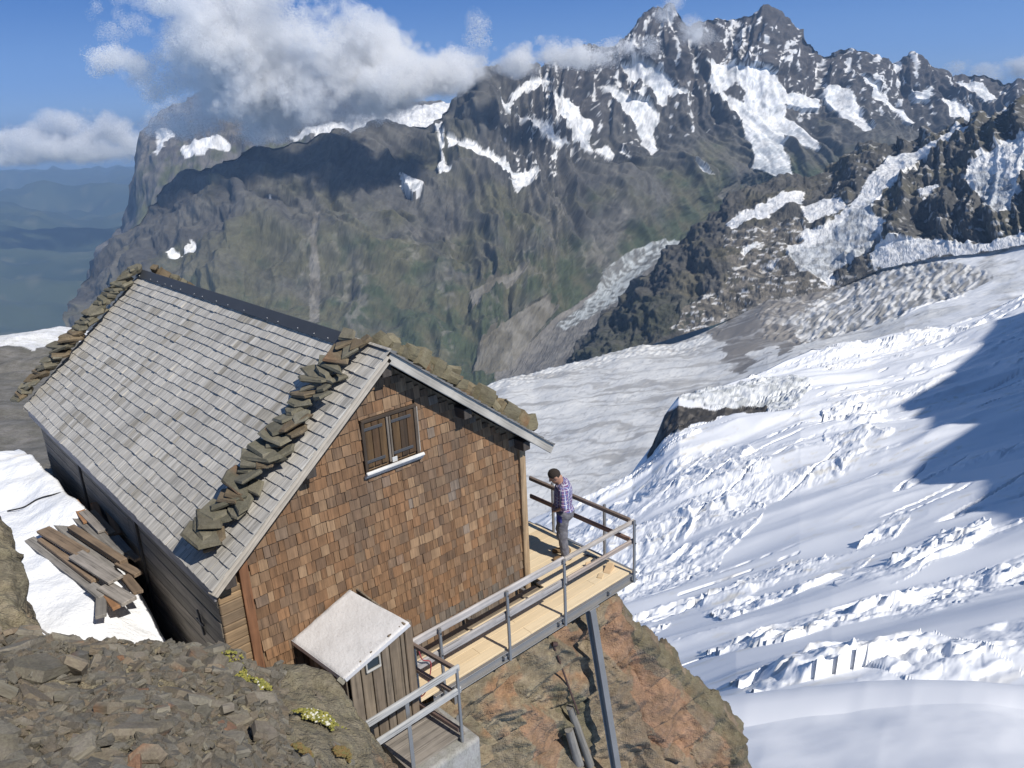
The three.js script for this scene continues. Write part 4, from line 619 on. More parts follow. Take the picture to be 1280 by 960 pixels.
  mesh('barge_board', barge(XL - 0.01, XA, OV - 0.02, [0.56, 0.50, 0.42]), woodMat, roof); mesh('barge_board', barge(XA, XR + 0.01, OV - 0.02, [0.50, 0.47, 0.42]), woodMat, roof);
  mesh('barge_board', barge(XL - 0.01, XA, ZB + 0.03, [0.56, 0.50, 0.42]), woodMat, roof); mesh('barge_board', barge(XA, XR, ZB + 0.03, [0.50, 0.47, 0.42]), woodMat, roof);
  mesh('fascia_board', bar(V(XL + 0.025, YL - 0.145, ZB + 0.05), V(XL + 0.025, YL - 0.145, OV - 0.05), 0.03, 0.2, [0.36, 0.34, 0.345], { c: 0.006 }), woodMat, roof);
  mesh('drip_board', bar(V(XR - 0.04, YR - 0.06, ZB + 0.05), V(XR - 0.04, YR - 0.06, OV - 0.03), 0.03, 0.12, [0.25, 0.24, 0.23]), woodMat, roof);
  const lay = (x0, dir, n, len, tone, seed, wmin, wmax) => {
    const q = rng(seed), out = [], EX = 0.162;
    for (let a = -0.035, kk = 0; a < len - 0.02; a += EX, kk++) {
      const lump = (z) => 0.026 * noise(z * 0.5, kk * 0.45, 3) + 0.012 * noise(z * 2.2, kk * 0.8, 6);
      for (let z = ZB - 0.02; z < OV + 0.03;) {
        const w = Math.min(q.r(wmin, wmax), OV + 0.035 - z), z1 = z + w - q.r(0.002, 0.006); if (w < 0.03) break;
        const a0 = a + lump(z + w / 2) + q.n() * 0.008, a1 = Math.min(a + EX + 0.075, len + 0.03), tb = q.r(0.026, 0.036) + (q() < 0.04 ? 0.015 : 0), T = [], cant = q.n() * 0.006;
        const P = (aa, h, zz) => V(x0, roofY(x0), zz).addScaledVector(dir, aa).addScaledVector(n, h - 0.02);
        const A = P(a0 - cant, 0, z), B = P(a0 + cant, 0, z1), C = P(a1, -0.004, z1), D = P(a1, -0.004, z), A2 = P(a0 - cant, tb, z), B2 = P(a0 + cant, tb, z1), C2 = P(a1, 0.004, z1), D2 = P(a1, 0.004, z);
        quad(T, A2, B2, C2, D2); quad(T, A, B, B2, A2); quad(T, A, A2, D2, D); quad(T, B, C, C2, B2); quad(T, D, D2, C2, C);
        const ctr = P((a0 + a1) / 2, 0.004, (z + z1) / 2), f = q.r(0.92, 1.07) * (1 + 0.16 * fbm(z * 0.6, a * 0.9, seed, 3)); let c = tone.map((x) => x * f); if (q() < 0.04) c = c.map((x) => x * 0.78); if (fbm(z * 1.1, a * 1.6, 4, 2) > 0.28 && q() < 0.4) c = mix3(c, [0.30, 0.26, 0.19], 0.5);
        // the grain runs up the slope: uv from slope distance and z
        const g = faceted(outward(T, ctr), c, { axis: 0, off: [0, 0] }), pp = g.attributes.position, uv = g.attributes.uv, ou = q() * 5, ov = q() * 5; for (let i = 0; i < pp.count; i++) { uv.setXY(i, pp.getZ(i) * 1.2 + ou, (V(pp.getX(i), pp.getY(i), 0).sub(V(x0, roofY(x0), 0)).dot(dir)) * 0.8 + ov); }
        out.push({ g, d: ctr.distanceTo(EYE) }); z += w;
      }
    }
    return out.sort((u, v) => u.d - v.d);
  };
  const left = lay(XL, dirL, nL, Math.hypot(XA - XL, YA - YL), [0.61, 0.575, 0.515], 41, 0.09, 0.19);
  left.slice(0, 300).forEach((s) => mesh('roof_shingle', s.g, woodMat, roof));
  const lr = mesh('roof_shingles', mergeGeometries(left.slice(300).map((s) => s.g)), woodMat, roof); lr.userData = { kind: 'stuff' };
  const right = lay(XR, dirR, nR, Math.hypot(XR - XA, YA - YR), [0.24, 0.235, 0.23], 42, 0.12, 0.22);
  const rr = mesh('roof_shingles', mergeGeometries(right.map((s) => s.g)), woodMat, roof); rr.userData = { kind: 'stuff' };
  // ridge capping: two long dark sheets in lengths, with pale nail heads
  const capMat = new THREE.MeshStandardMaterial({ color: new THREE.Color(0.075, 0.08, 0.088), roughness: 0.55, metalness: 0.3, map: metalTex });
  for (let z = ZB - 0.02; z < -0.62; z += 1.55) {
    const z1 = Math.min(z + 1.56, -0.55), cap = []; for (const [dir, n, w] of [[dirL, nL, 0.20], [dirR, nR, 0.24]]) cap.push(bar(V(XA, YA + 0.035, (z + z1) / 2).addScaledVector(dir, -w).add(V(0, 0, 0)), V(XA, YA + 0.035, (z + z1) / 2), z1 - z - 0.004, 0.014, [1, 1, 1], { up: n, c: 0.003 }));
    const m = mesh('ridge_cap', merged(cap), capMat, roof);
    const nails = []; for (let q = z + 0.2; q < z1; q += r.r(0.35, 0.75)) nails.push(new THREE.SphereGeometry(0.010, 6, 4).translate(XA - dirL.x * 0.16 + nL.x * 0.014, YA + 0.035 - dirL.y * 0.16 + nL.y * 0.014, q + r.n() * 0.04));
    mesh('nail', merged(nails), new THREE.MeshStandardMaterial({ color: 0xc8c8c8, roughness: 0.4, metalness: 0.6 }), m);
  }
}
// stones weighting the roof edges
{
  const r = rng(63);
  const tone = (q) => mix3(mix3([0.13, 0.122, 0.088], [0.225, 0.21, 0.155], q()), [0.20, 0.135, 0.075], q() < 0.22 ? 0.6 : 0.12 * q());
  const put = (name, label, group, g, x, dir, n, z, a, h, rx, ry, rz) => {
    const m = mesh(name, g, stoneMat), B = new THREE.Matrix4().makeBasis(dir, n, dir.clone().cross(n)), q = new THREE.Quaternion().setFromRotationMatrix(B).multiply(new THREE.Quaternion().setFromEuler(new THREE.Euler(rx, ry, rz, 'YZX')));
    const cc = g.attributes.color.array, up = a / (x === XL ? LL : RL); g.computeBoundingBox(); const big = g.boundingBox.max.distanceTo(g.boundingBox.min);
    label = `${big > 0.85 ? 'long' : big > 0.62 ? 'middling' : 'short'} ${cc[0] > cc[2] * 1.75 ? 'rusty' : cc[0] > 0.19 ? 'pale' : 'olive grey'} ${label}, ${up < 0.33 ? 'low by the eave' : up > 0.7 ? 'high by the ridge' : 'halfway up'}`;
    m.quaternion.copy(q); m.position.set(x, roofY(x), z).addScaledVector(dir, a).addScaledVector(n, h); tag(m, label, 'stone', group); return m;
  };
  const LL = Math.hypot(XA - XL, YA - YL), RL = Math.hypot(XR - XA, YA - YR);
  // front of the near slope: slabs stacked leaning up the slope, long side along the eave
  for (let a = 0.30; a < LL + 0.02; a += r.r(0.09, 0.13)) {
    const L = r.r(0.45, 0.95), wd = r.r(0.28, 0.42), th = r.r(0.045, 0.085);
    put('roof_stone', 'slab in the near row on the grey roof', 'stones along the near edge of the grey slope', slab(rng(2000 + a * 999 | 0), wd, th, L, tone(r), { rust: r() < 0.3 ? 0.1 : 0 }), XL, dirL, nL, -0.38 + r.n() * 0.12, a, 0.13 + r() * 0.07, r.n() * 0.14, r.r(-0.35, 0.5), r.r(-0.75, -0.3));
    if (r() < 0.6) put('roof_stone', 'slab in the near row on the grey roof', 'stones along the near edge of the grey slope', slab(rng(3000 + a * 999 | 0), wd * 0.8, th * 0.8, L * 0.6, tone(r)), XL, dirL, nL, -0.14 + r.n() * 0.14, a + 0.05, 0.07 + r() * 0.12, r.n() * 0.15, r.r(-0.5, 0.5), r.r(-0.6, -0.2));
  }
  // far edge of the near slope
  for (let a = 0.05; a < LL + 0.02; a += r.r(0.07, 0.105)) put('roof_stone', 'slab along the far gable edge', 'stones along the far gable edge', slab(rng(4000 + a * 999 | 0), r.r(0.3, 0.6), r.r(0.05, 0.1), r.r(0.45, 0.75), tone(r)), XL, dirL, nL, ZB + 0.04 + r.n() * 0.14, a, 0.17 + r() * 0.06, r.n() * 0.25, r.r(-0.5, 0.6), r.r(-0.85, -0.2));
  // far slope, near gable: blocks
  for (let a = 0.26; a < RL - 0.05; a += r.r(0.13, 0.21)) for (const row of [0, 1]) if (row === 0 || r() < 0.55) put('roof_stone', 'block on the dark roof edge above the gable', 'stones on the dark slope above the gable', slab(rng(5000 + row * 7000 + a * 999 | 0), r.r(0.18, 0.40), r.r(0.12, 0.30), r.r(0.20, 0.42), mix3(tone(r), [0.25, 0.215, 0.13], 0.4), { rust: r() < 0.4 ? 0.12 : 0 }), XR, dirR, nR, -0.16 - row * 0.26 + r.n() * 0.04, a, 0.10 + row * 0.04 + r() * 0.10, r.n() * 0.6, r() * 6, r.n() * 0.6);
  for (let a = RL - 0.95; a < RL - 0.05; a += r.r(0.13, 0.18)) put('roof_stone', 'stone behind the far end of the ridge', 'stones at the far end of the ridge', slab(rng(6000 + a * 999 | 0), r.r(0.2, 0.3), r.r(0.12, 0.2), r.r(0.26, 0.36), tone(r)), XR, dirR, nR, ZB + 0.25 + r.n() * 0.06, a, 0.14 + r() * 0.05, r.n() * 0.3, r() * 6, r.n() * 0.3);
}

// ---------------------------------------------------------------- platform with railing
{
  const r = rng(81), pf = thing('platform', 'steel framed platform with new pine boards and grey timber railing', 'platform');
  const pine = () => mix3([0.72, 0.56, 0.35], [0.80, 0.66, 0.45], r()), grey = () => mix3([0.50, 0.465, 0.445], [0.42, 0.39, 0.375], r());
  const steel = [1, 1, 1];
  // boards of the front strip, then of the part round the corner
  for (let i = 0; i < 4; i++) { const z0 = 0.47 + i * 0.193, z1 = z0 + 0.19; for (const [a, b] of i % 2 ? [[-3.32, -1.1], [-1.1, 1.38]] : [[-3.32, -2.0], [-2.0, 0.6], [0.6, 1.38]]) mesh('deck_board', bar(V(a + 0.002, -0.02 + r() * 0.004, (z0 + z1) / 2), V(b - 0.002, -0.02 + r() * 0.004, (z0 + z1) / 2), z1 - z0 - 0.004, 0.036, pine(), { c: 0.003, off: [r() * 4, r() * 4] }), pineMat, pf); }
  for (let z = 0.465, i = 0; z > -1.32; i++) { const w = 0.19; if (i === 0) { mesh('deck_board', bar(V(-0.06, -0.02, z - w / 2), V(1.38, -0.02, z - w / 2), w - 0.004, 0.036, pine(), { c: 0.003, off: [r() * 4, r() * 4] }), pineMat, pf); } else mesh('deck_board', bar(V(0.04, -0.02 + r() * 0.004, z - w / 2), V(1.38, -0.02 + r() * 0.004, z - w / 2), w - 0.004, 0.036, pine(), { c: 0.003, off: [r() * 4, r() * 4] }), pineMat, pf); z -= w; }
  mesh('deck_board', bar(V(-3.3, -0.06, 0.34), V(-0.1, -0.06, 0.34), 0.17, 0.04, [0.30, 0.24, 0.17], { c: 0.004 }), woodMat, pf);
  // steel edge channel and joists
  const chan = (a, b, out) => merged([bar(a, b, 0.012, 0.16, steel, { c: 0.002 }), bar(a.clone().addScaledVector(out, 0.03).setY(a.y + 0.074), b.clone().addScaledVector(out, 0.03).setY(a.y + 0.074), 0.06, 0.012, steel, { c: 0.002 }), bar(a.clone().addScaledVector(out, 0.03).setY(a.y - 0.074), b.clone().addScaledVector(out, 0.03).setY(a.y - 0.074), 0.06, 0.012, steel, { c: 0.002 })]);
  mesh('edge_channel', chan(V(-3.05, -0.10, 1.255), V(1.45, -0.10, 1.255), V(0, 0, 1)), steelMat, pf);
  mesh('edge_channel', chan(V(1.395, -0.10, 1.24), V(1.395, -0.10, -1.3), V(1, 0, 0)), steelMat, pf);
  mesh('edge_channel', chan(V(-3.05, -0.13, 0.45), V(1.38, -0.13, 0.45), V(0, 0, -1)), steelMat, pf);
  for (const x of [-2.7, -1.5, -0.3, 0.9]) mesh('joist', bar(V(x, -0.11, 0.1), V(x, -0.11, 1.245), 0.06, 0.12, steel), steelMat, pf);
  for (const z of [-1.1, -0.4]) mesh('joist', bar(V(0.05, -0.11, z), V(1.385, -0.11, z), 0.06, 0.12, steel), steelMat, pf);
  for (const x of [-2.68, -1.72, -0.52, 0.7]) mesh('bracket', cbox(0.05, 0.055, 0.06, steel, 0.004).translate(x, -0.10, 1.295), steelMat, pf);
  // leaning support of I-section
  { const a = V(0.28, -0.18, 1.22), b = V(0.52, -3.75, 1.62), web = bar(a, b, 0.012, 0.13, steel, { up: V(0, 0, 1) }), f1 = bar(a.clone().add(V(0, 0, 0.065)), b.clone().add(V(0, 0, 0.065)), 0.13, 0.014, steel, { up: V(0, 0, 1) }), f2 = bar(a.clone().add(V(0, 0, -0.065)), b.clone().add(V(0, 0, -0.065)), 0.13, 0.014, steel, { up: V(0, 0, 1) });
    mesh('support_post', merged([web, f1, f2]), steelMat, pf); mesh('head_plate', cbox(0.24, 0.02, 0.24, steel, 0.003).translate(0.28, -0.195, 1.22), steelMat, pf);
    mesh('support_post', bar(V(1.2, -0.18, -0.9), V(1.0, -2.6, -0.6), 0.1, 0.1, steel), steelMat, pf); mesh('support_post', bar(V(-2.6, -0.18, 1.15), V(-2.6, -1.2, 1.15), 0.09, 0.09, steel), steelMat, pf); }
  // railing
  for (const [x, y0] of [[-2.89, -0.17], [-1.63, -0.17], [-0.41, -0.17], [1.33, -0.17]]) { const m = mesh('railing_post', pipe(V(x, y0, 1.325), V(x, 1.05, 1.325), 0.026, steel), steelMat, pf); mesh('bolt', pipe(V(x, 0.98, 1.33), V(x, 0.98, 1.365), 0.012, steel, 6), darkSteel, m); mesh('bolt', pipe(V(x, 0.62, 1.33), V(x, 0.62, 1.365), 0.012, steel, 6), darkSteel, m); }
  for (const [x, z] of [[1.44, 0.54], [1.44, -0.79]]) mesh('railing_post', pipe(V(x, -0.17, z), V(x, 1.04, z), 0.03, steel), steelMat, pf);
  const rail = (a, b, h, c, w = 0.055) => bar(a, b, w, h, c, { c: 0.02, off: [r() * 3, r() * 3] });
  mesh('top_rail', rail(V(-3.36, 1.0, 1.262), V(-0.35, 1.0, 1.262), 0.135, grey()), woodMat, pf);
  mesh('top_rail', rail(V(-0.35, 0.995, 1.262), V(1.40, 0.995, 1.262), 0.09, mix3(grey(), [0.5, 0.42, 0.33], 0.4)), woodMat, pf);
  mesh('lower_rail', rail(V(-3.34, 0.60, 1.262), V(-0.3, 0.60, 1.262), 0.14, grey()), woodMat, pf);
  mesh('lower_rail', rail(V(-0.3, 0.61, 1.262), V(1.42, 0.62, 1.262), 0.095, mix3(grey(), [0.42, 0.30, 0.22], 0.5)), woodMat, pf);
  mesh('top_rail', rail(V(1.36, 1.0, 1.21), V(1.36, 0.99, -1.35), 0.095, [0.26, 0.20, 0.165]), woodMat, pf);
  mesh('lower_rail', rail(V(1.36, 0.62, 1.21), V(1.36, 0.60, -1.35), 0.095, [0.28, 0.18, 0.14]), woodMat, pf);
  // return at the shed end and handrails of the gangway
  for (const y of [1.0, 0.60]) mesh('cross_rail', rail(V(-3.33, y, 1.22), V(-3.23, y, 2.10), 0.08, [0.30, 0.22, 0.18], 0.05), woodMat, pf);
  mesh('cross_rail', rail(V(-3.33, 0.02, 1.3), V(-3.23, 0.02, 2.10), 0.09, [0.25, 0.17, 0.14], 0.05), woodMat, pf);
  for (const [x, z, y0] of [[-3.30, 1.28, -0.2], [-3.22, 2.12, -0.3]]) mesh('railing_post', pipe(V(x, y0, z), V(x, 1.02, z), 0.024, steel), steelMat, pf);
  for (const [y, x0] of [[1.0, -4.62], [0.66, -4.5]]) mesh('handrail', rail(V(x0, y, 2.13), V(-3.17, y + 0.005, 2.11), 0.105, [0.52, 0.515, 0.50], 0.05), woodMat, pf);
  mesh('railing_post', bar(V(-3.98, -0.35, 2.07), V(-3.98, 0.98, 2.07), 0.06, 0.012, steel, { up: V(0, 0, 1) }), steelMat, pf);
  // timber landing
  for (let i = 0; i < 4; i++) mesh('landing_board', bar(V(-4.05, -0.13, 1.40 + i * 0.19), V(-3.12, -0.13, 1.40 + i * 0.19), 0.184, 0.035, mix3([0.33, 0.29, 0.24], [0.27, 0.24, 0.21], r()), { c: 0.004, off: [r() * 3, r() * 3] }), woodMat, pf);
}
{ // concrete footing
  const g = new RoundedBoxGeometry(1.05, 2.2, 0.98, 3, 0.05).translate(-3.52, -1.27, 1.72), p = g.attributes.position; for (let i = 0; i < p.count; i++) { const k = fbm(p.getX(i) * 3, p.getY(i) * 3, p.getZ(i) * 3, 3) * 0.05; p.setXYZ(i, p.getX(i) + k, p.getY(i) + k * 0.4, p.getZ(i) + k); } g.computeVertexNormals();
  tag(mesh('concrete_footing', paintGeo(g, [0.36, 0.352, 0.33]), new THREE.MeshStandardMaterial({ vertexColors: true, map: rockTex, bumpMap: rockBump, bumpScale: 0.006, roughness: 0.9 })), 'pale concrete footing under the gangway beside the crag', 'footing');
}
{ // red cord hanging from the railing return
  const c = new THREE.CatmullRomCurve3([V(-3.28, 0.98, 1.33), V(-3.24, 0.75, 1.36), V(-3.10, 0.62, 1.34), V(-3.14, 0.3, 1.31), V(-3.2, 0.02, 1.2), V(-3.32, 0.01, 1.05)]);
  tag(mesh('cord', new THREE.TubeGeometry(c, 40, 0.009, 6), new THREE.MeshStandardMaterial({ color: new THREE.Color(0.36, 0.06, 0.07), roughness: 0.8 })), 'thin red cord hanging from the short cross rail', 'cord');
}
// things left on the platform
{
  const r = rng(19), wd = [0.62, 0.44, 0.26];
  const wedge = (l, h, w) => { const s = new THREE.Shape(); s.moveTo(-l / 2, 0); s.lineTo(l / 2, 0); s.lineTo(l / 2 - 0.05, h); s.lineTo(-l / 2 + 0.12, h * 0.55); s.closePath(); return paintGeo(new THREE.ExtrudeGeometry(s, { depth: w, bevelEnabled: true, bevelSize: 0.004, bevelThickness: 0.004, bevelSegments: 1 }).translate(0, 0, -w / 2), wd); };
  const a = mesh('wood_offcut', wedge(0.2, 0.09, 0.09), pineMat); a.position.set(0.92, 0.006, 0.62); a.rotation.y = 0.9; tag(a, 'pine offcut standing on the deck near the lower rail', 'offcut', 'pine offcuts on the platform');
  const b = mesh('wood_offcut', wedge(0.24, 0.09, 0.12), pineMat); b.position.set(1.12, 0.006, 0.92); b.rotation.y = 0.35; tag(b, 'pine offcut lying nearest the outer corner of the platform', 'offcut', 'pine offcuts on the platform');
  const c = mesh('wood_chip', cbox(0.14, 0.015, 0.09, [0.68, 0.52, 0.32], 0.003), pineMat); c.position.set(0.86, 0.012, 0.95); c.rotation.y = 0.5; tag(c, 'thin pine chip on the boards beside the offcuts', 'chip');
  const sq = mesh('try_square', merged([cbox(0.30, 0.02, 0.045, [0.03, 0.03, 0.03], 0.003).translate(0, 0, 0), cbox(0.04, 0.02, 0.22, [0.03, 0.03, 0.03], 0.003).translate(0.13, 0, -0.13)]), darkSteel); sq.position.set(1.12, 0.014, 0.52); sq.rotation.y = 0.25; tag(sq, 'black right angled tool lying on the deck', 'tool');
}

// ---------------------------------------------------------------- shed
{
  const r = rng(47), sh = thing('shed', 'small weathered board shed with pale sheet metal roof against the gable', 'shed');
  const A = V(-3.54, 1.43, 0.10), B = V(-3.39, 1.43, 1.36), C = V(-4.36, 1.03, 1.25), D = V(-4.46, 1.03, 0.03);
  const ov = V().addVectors(A, B).add(C).add(D).multiplyScalar(0.25), N = 24, pos = [], idx = [], uv = [], roofMat = new THREE.MeshStandardMaterial({ color: new THREE.Color(0.80, 0.785, 0.78), map: metalTex, roughness: 0.5, metalness: 0.1, bumpMap: snowBump, bumpScale: 0.01 });
  const P = (u, v) => { const p = D.clone().lerp(A, u).lerp(C.clone().lerp(B, u), v); p.y += 0.012 * fbm(u * 2.2, v * 2.2, 3, 2) + 0.008 * Math.exp(-(((u - 0.4 - v * 0.2) / 0.04) ** 2)); return p; };
  for (const top of [0, 1]) for (let j = 0; j <= N; j++) for (let i = 0; i <= N; i++) { const p = P(i / N, j / N); pos.push(p.x, p.y - top * 0.028, p.z); uv.push(i / N, j / N); }
  const S = (N + 1) ** 2; for (let j = 0; j < N; j++) for (let i = 0; i < N; i++) { const a = j * (N + 1) + i; idx.push(a, a + N + 1, a + 1, a + 1, a + N + 1, a + N + 2, a + S, a + 1 + S, a + N + 1 + S, a + 1 + S, a + N + 2 + S, a + N + 1 + S); }
  const edge = []; for (let i = 0; i < N; i++) edge.push([i, i + 1], [N * (N + 1) + i + 1, N * (N + 1) + i], [(i + 1) * (N + 1), i * (N + 1)], [i * (N + 1) + N, (i + 1) * (N + 1) + N]);
  for (const [a, b] of edge) idx.push(a, b, a + S, b, b + S, a + S);
  const g = new THREE.BufferGeometry(); g.setIndex(idx); g.setAttribute('position', new THREE.Float32BufferAttribute(pos, 3)); g.setAttribute('uv', new THREE.Float32BufferAttribute(uv, 2)); g.computeVertexNormals();
  const rf = mesh('roof', g, roofMat, sh);
  mesh('edge_flashing', merged([bar(C.clone().add(V(0, -0.03, 0.012)), B.clone().add(V(0, -0.03, 0.012)), 0.01, 0.06, [1, 1, 1], { c: 0.002 }), bar(D.clone().add(V(-0.012, -0.035, 0)), C.clone().add(V(-0.012, -0.035, 0)), 0.01, 0.07, [1, 1, 1], { c: 0.002 })]), new THREE.MeshStandardMaterial({ color: new THREE.Color(0.74, 0.73, 0.74), roughness: 0.5, metalness: 0.3 }), rf);
  const topY = (x) => 1.03 + (x + 4.40) / 0.9 * 0.40 - 0.05, tone = () => mix3(mix3([0.26, 0.205, 0.145], [0.36, 0.30, 0.23], r()), [0.115, 0.085, 0.065], r() * 0.6);
  const zF = (q) => 1.20 + (q + 4.36) / 0.97 * 0.10, x0 = -4.28, x1 = -3.44; let x = x0;
  while (x < x1 - 0.03) { const w = Math.min(r.r(0.11, 0.19), x1 - x), cx = x + w / 2; mesh('board', bar(V(cx, -0.9, zF(cx) + r() * 0.008), V(cx, topY(cx), zF(cx) + r() * 0.008), w - 0.006, 0.028, tone(), { up: V(0, 0, 1), off: [r() * 4, r() * 4] }), woodMat, sh); x += w; }
  for (let z = 0.12; z < 1.17; z += 0.15) { mesh('board', bar(V(-4.285, -0.4, z + 0.06), V(-4.285, topY(-4.28), z + 0.06), 0.142, 0.028, tone(), { up: V(1, 0, 0), off: [r() * 4, r() * 4] }), woodMat, sh); mesh('board', bar(V(-3.435, -0.7, z + 0.06), V(-3.435, topY(-3.44), z + 0.06), 0.142, 0.028, tone(), { up: V(1, 0, 0), off: [r() * 4, r() * 4] }), woodMat, sh); }
  mesh('corner_post', bar(V(-3.40, -0.95, 1.30), V(-3.40, topY(-3.42), 1.30), 0.12, 0.09, [0.25, 0.19, 0.135], { up: V(0, 0, 1), c: 0.012 }), woodMat, sh);
  const wn = new THREE.Group(); wn.name = 'window'; sh.add(wn); const wc = [0.62, 0.61, 0.58];
  const wz = 1.275;
  mesh('frame', merged([bar(V(-4.06, 1.125, wz), V(-3.84, 1.125, wz), 0.028, 0.03, wc), bar(V(-4.05, 1.135, wz), V(-4.05, 0.95, wz), 0.026, 0.03, wc, { up: V(0, 0, 1) }), bar(V(-3.845, 1.17, wz), V(-3.845, 0.95, wz), 0.026, 0.03, wc, { up: V(0, 0, 1) }), bar(V(-4.06, 0.955, wz + 0.004), V(-3.835, 0.955, wz + 0.004), 0.035, 0.03, wc)]), woodMat, wn);
  mesh('pane', new THREE.BoxGeometry(0.2, 0.15, 0.006).translate(-3.947, 1.04, wz - 0.008), new THREE.MeshPhysicalMaterial({ color: 0x2c3236, roughness: 0.08, metalness: 0 }), wn);
}

// ---------------------------------------------------------------- boards on the snow
{
  const r = rng(52), L = [ // photo ends, width, thickness, lift, tone
    [28, 668, 125, 740, 0.17, 0.04, 0.0, 0], [51, 674, 119, 726, 0.11, 0.06, 0.06, 1], [54, 662, 104, 692, 0.21, 0.05, 0.15, 1], [95, 693, 145, 725, 0.23, 0.05, 0.17, 2], [66, 650, 140, 712, 0.16, 0.05, 0.06, 0],
    [89, 660, 155, 703, 0.12, 0.1, 0.16, 1], [78, 630, 152, 694, 0.19, 0.05, 0.12, 0], [92, 627, 110, 652, 0.15, 0.05, 0.18, 3], [114, 640, 140, 668, 0.13, 0.06, 0.14, 1], [134, 632, 147, 668, 0.12, 0.05, 0.12, 3], [118, 629, 124, 650, 0.13, 0.05, 0.10, 3],
    [138, 667, 163, 696, 0.16, 0.05, 0.08, 2], [130, 733, 162, 752, 0.22, 0.06, 0.08, 2], [127, 745, 126, 771, 0.14, 0.05, 0.03, 0], [134, 744, 146, 760, 0.11, 0.05, 0.04, 3], [156, 720, 173, 741, 0.14, 0.05, 0.08, 1], [148, 704, 173, 718, 0.13, 0.06, 0.12, 1], [112, 732, 129, 746, 0.14, 0.05, 0.06, 0], [104, 640, 128, 664, 0.14, 0.05, 0.2, 2], [160, 690, 172, 700, 0.1, 0.05, 0.1, 1]];
  const tones = [[0.27, 0.25, 0.225], [0.23, 0.165, 0.11], [0.30, 0.27, 0.24], [0.33, 0.175, 0.085]];
  for (const [x0, y0, x1, y1, w, h, lift, t] of L) {
    const Y = 1.42 + lift, a = onY(x0, y0, Y), b = onY(x1, y1, Y + r.n() * 0.03), f = r.r(0.95, 1.35), c = tones[t].map((q) => q * f);
    const ctr = a.clone().add(b).multiplyScalar(0.5), m = mesh('plank', bar(a.sub(ctr), b.sub(ctr), w, h, c, { c: 0.006, off: [r() * 4, r() * 4], up: V(r.n() * 0.12, 1, r.n() * 0.12) }), woodMat); m.position.copy(ctr);
    const len = a.distanceTo(b) > 2 ? 'long' : a.distanceTo(b) > 0.9 ? 'medium length' : 'short'; tag(m, len + ' ' + ['grey weathered board in the snow pile beside the hut', 'brown squared timber in the snow pile beside the hut', 'pale grey split board in the snow pile beside the hut', 'orange stained board in the snow pile beside the hut'][t], 'plank', 'boards piled on the snow bank');
  }
  // a cable lying over the snow to the hut, and a wire on the rock
  const pts = [[8, 634], [30, 632], [48, 628], [66, 626], [84, 620], [104, 613], [124, 606]].map(([x, y]) => { const p = onY(x, y, 1.42); p.y = snowY(p.x, p.z) + 0.02; return p; });
  tag(mesh('cable', new THREE.TubeGeometry(new THREE.CatmullRomCurve3(pts), 80, 0.014, 5), new THREE.MeshStandardMaterial({ color: 0x1b1a1a, roughness: 0.8 })), 'dark cable lying across the snow bank towards the hut wall', 'cable');
  const wp = [[-30, 752], [0, 762], [28, 772], [50, 786], [70, 801]].map(([x, y], i) => at(x, y, 10.75 - i * 0.06));
  tag(mesh('cable', new THREE.TubeGeometry(new THREE.CatmullRomCurve3(wp), 40, 0.012, 5), new THREE.MeshStandardMaterial({ color: 0x77716c, roughness: 0.6 })), 'thin grey wire strung over the brown rock wall', 'cable');
}
// ---------------------------------------------------------------- old posts and an iron rod on the crag
{
  const dOf = (x, y) => 13.35 + (x - 600) * 0.0105 + (y - (850 - (x - 600) * 0.56)) * 0.0095 - 0.45;
  const log = (x0, y0, x1, y1, rad, c, label, k = 0) => { const a = at(x0, y0, dOf(x0, y0) + k), b = at(x1, y1, dOf(x1, y1) + k), ctr = a.clone().add(b).multiplyScalar(0.5); const g = new THREE.CylinderGeometry(rad * 0.9, rad, a.distanceTo(b), 12, 6), p = g.attributes.position; for (let i = 0; i < p.count; i++) { const f = 1 + 0.12 * noise(p.getX(i) * 12 + x0, p.getY(i) * 3, p.getZ(i) * 12); p.setXYZ(i, p.getX(i) * f, p.getY(i), p.getZ(i) * f); } g.computeVertexNormals(); const m = mesh('log', paintGeo(g, c), woodMat); m.position.copy(ctr); m.quaternion.setFromUnitVectors(V(0, 1, 0), a.sub(b).normalize()); tag(m, label, 'log', 'old logs leaning on the crag'); };
  log(712, 884, 738, 956, 0.075, [0.27, 0.25, 0.22], 'longer grey log leaning on the crag below the platform');
  log(711, 912, 724, 956, 0.085, [0.30, 0.28, 0.25], 'shorter grey log beside the leaning one under the platform', -0.08);
  const a = at(692, 806, 14.0), b = at(723, 892, 15.05);
  tag(mesh('iron_rod', merged([pipe(a, b, 0.018, [0.10, 0.06, 0.05], 8), pipe(a.clone().add(V(-0.03, 0.03, 0)), a.clone().add(V(0.05, 0.0, 0.03)), 0.04, [0.08, 0.05, 0.045], 8)]), new THREE.MeshStandardMaterial({ vertexColors: true, roughness: 0.8, metalness: 0.3 })), 'thin rusty rod leaning on the crag under the platform', 'rod');
}
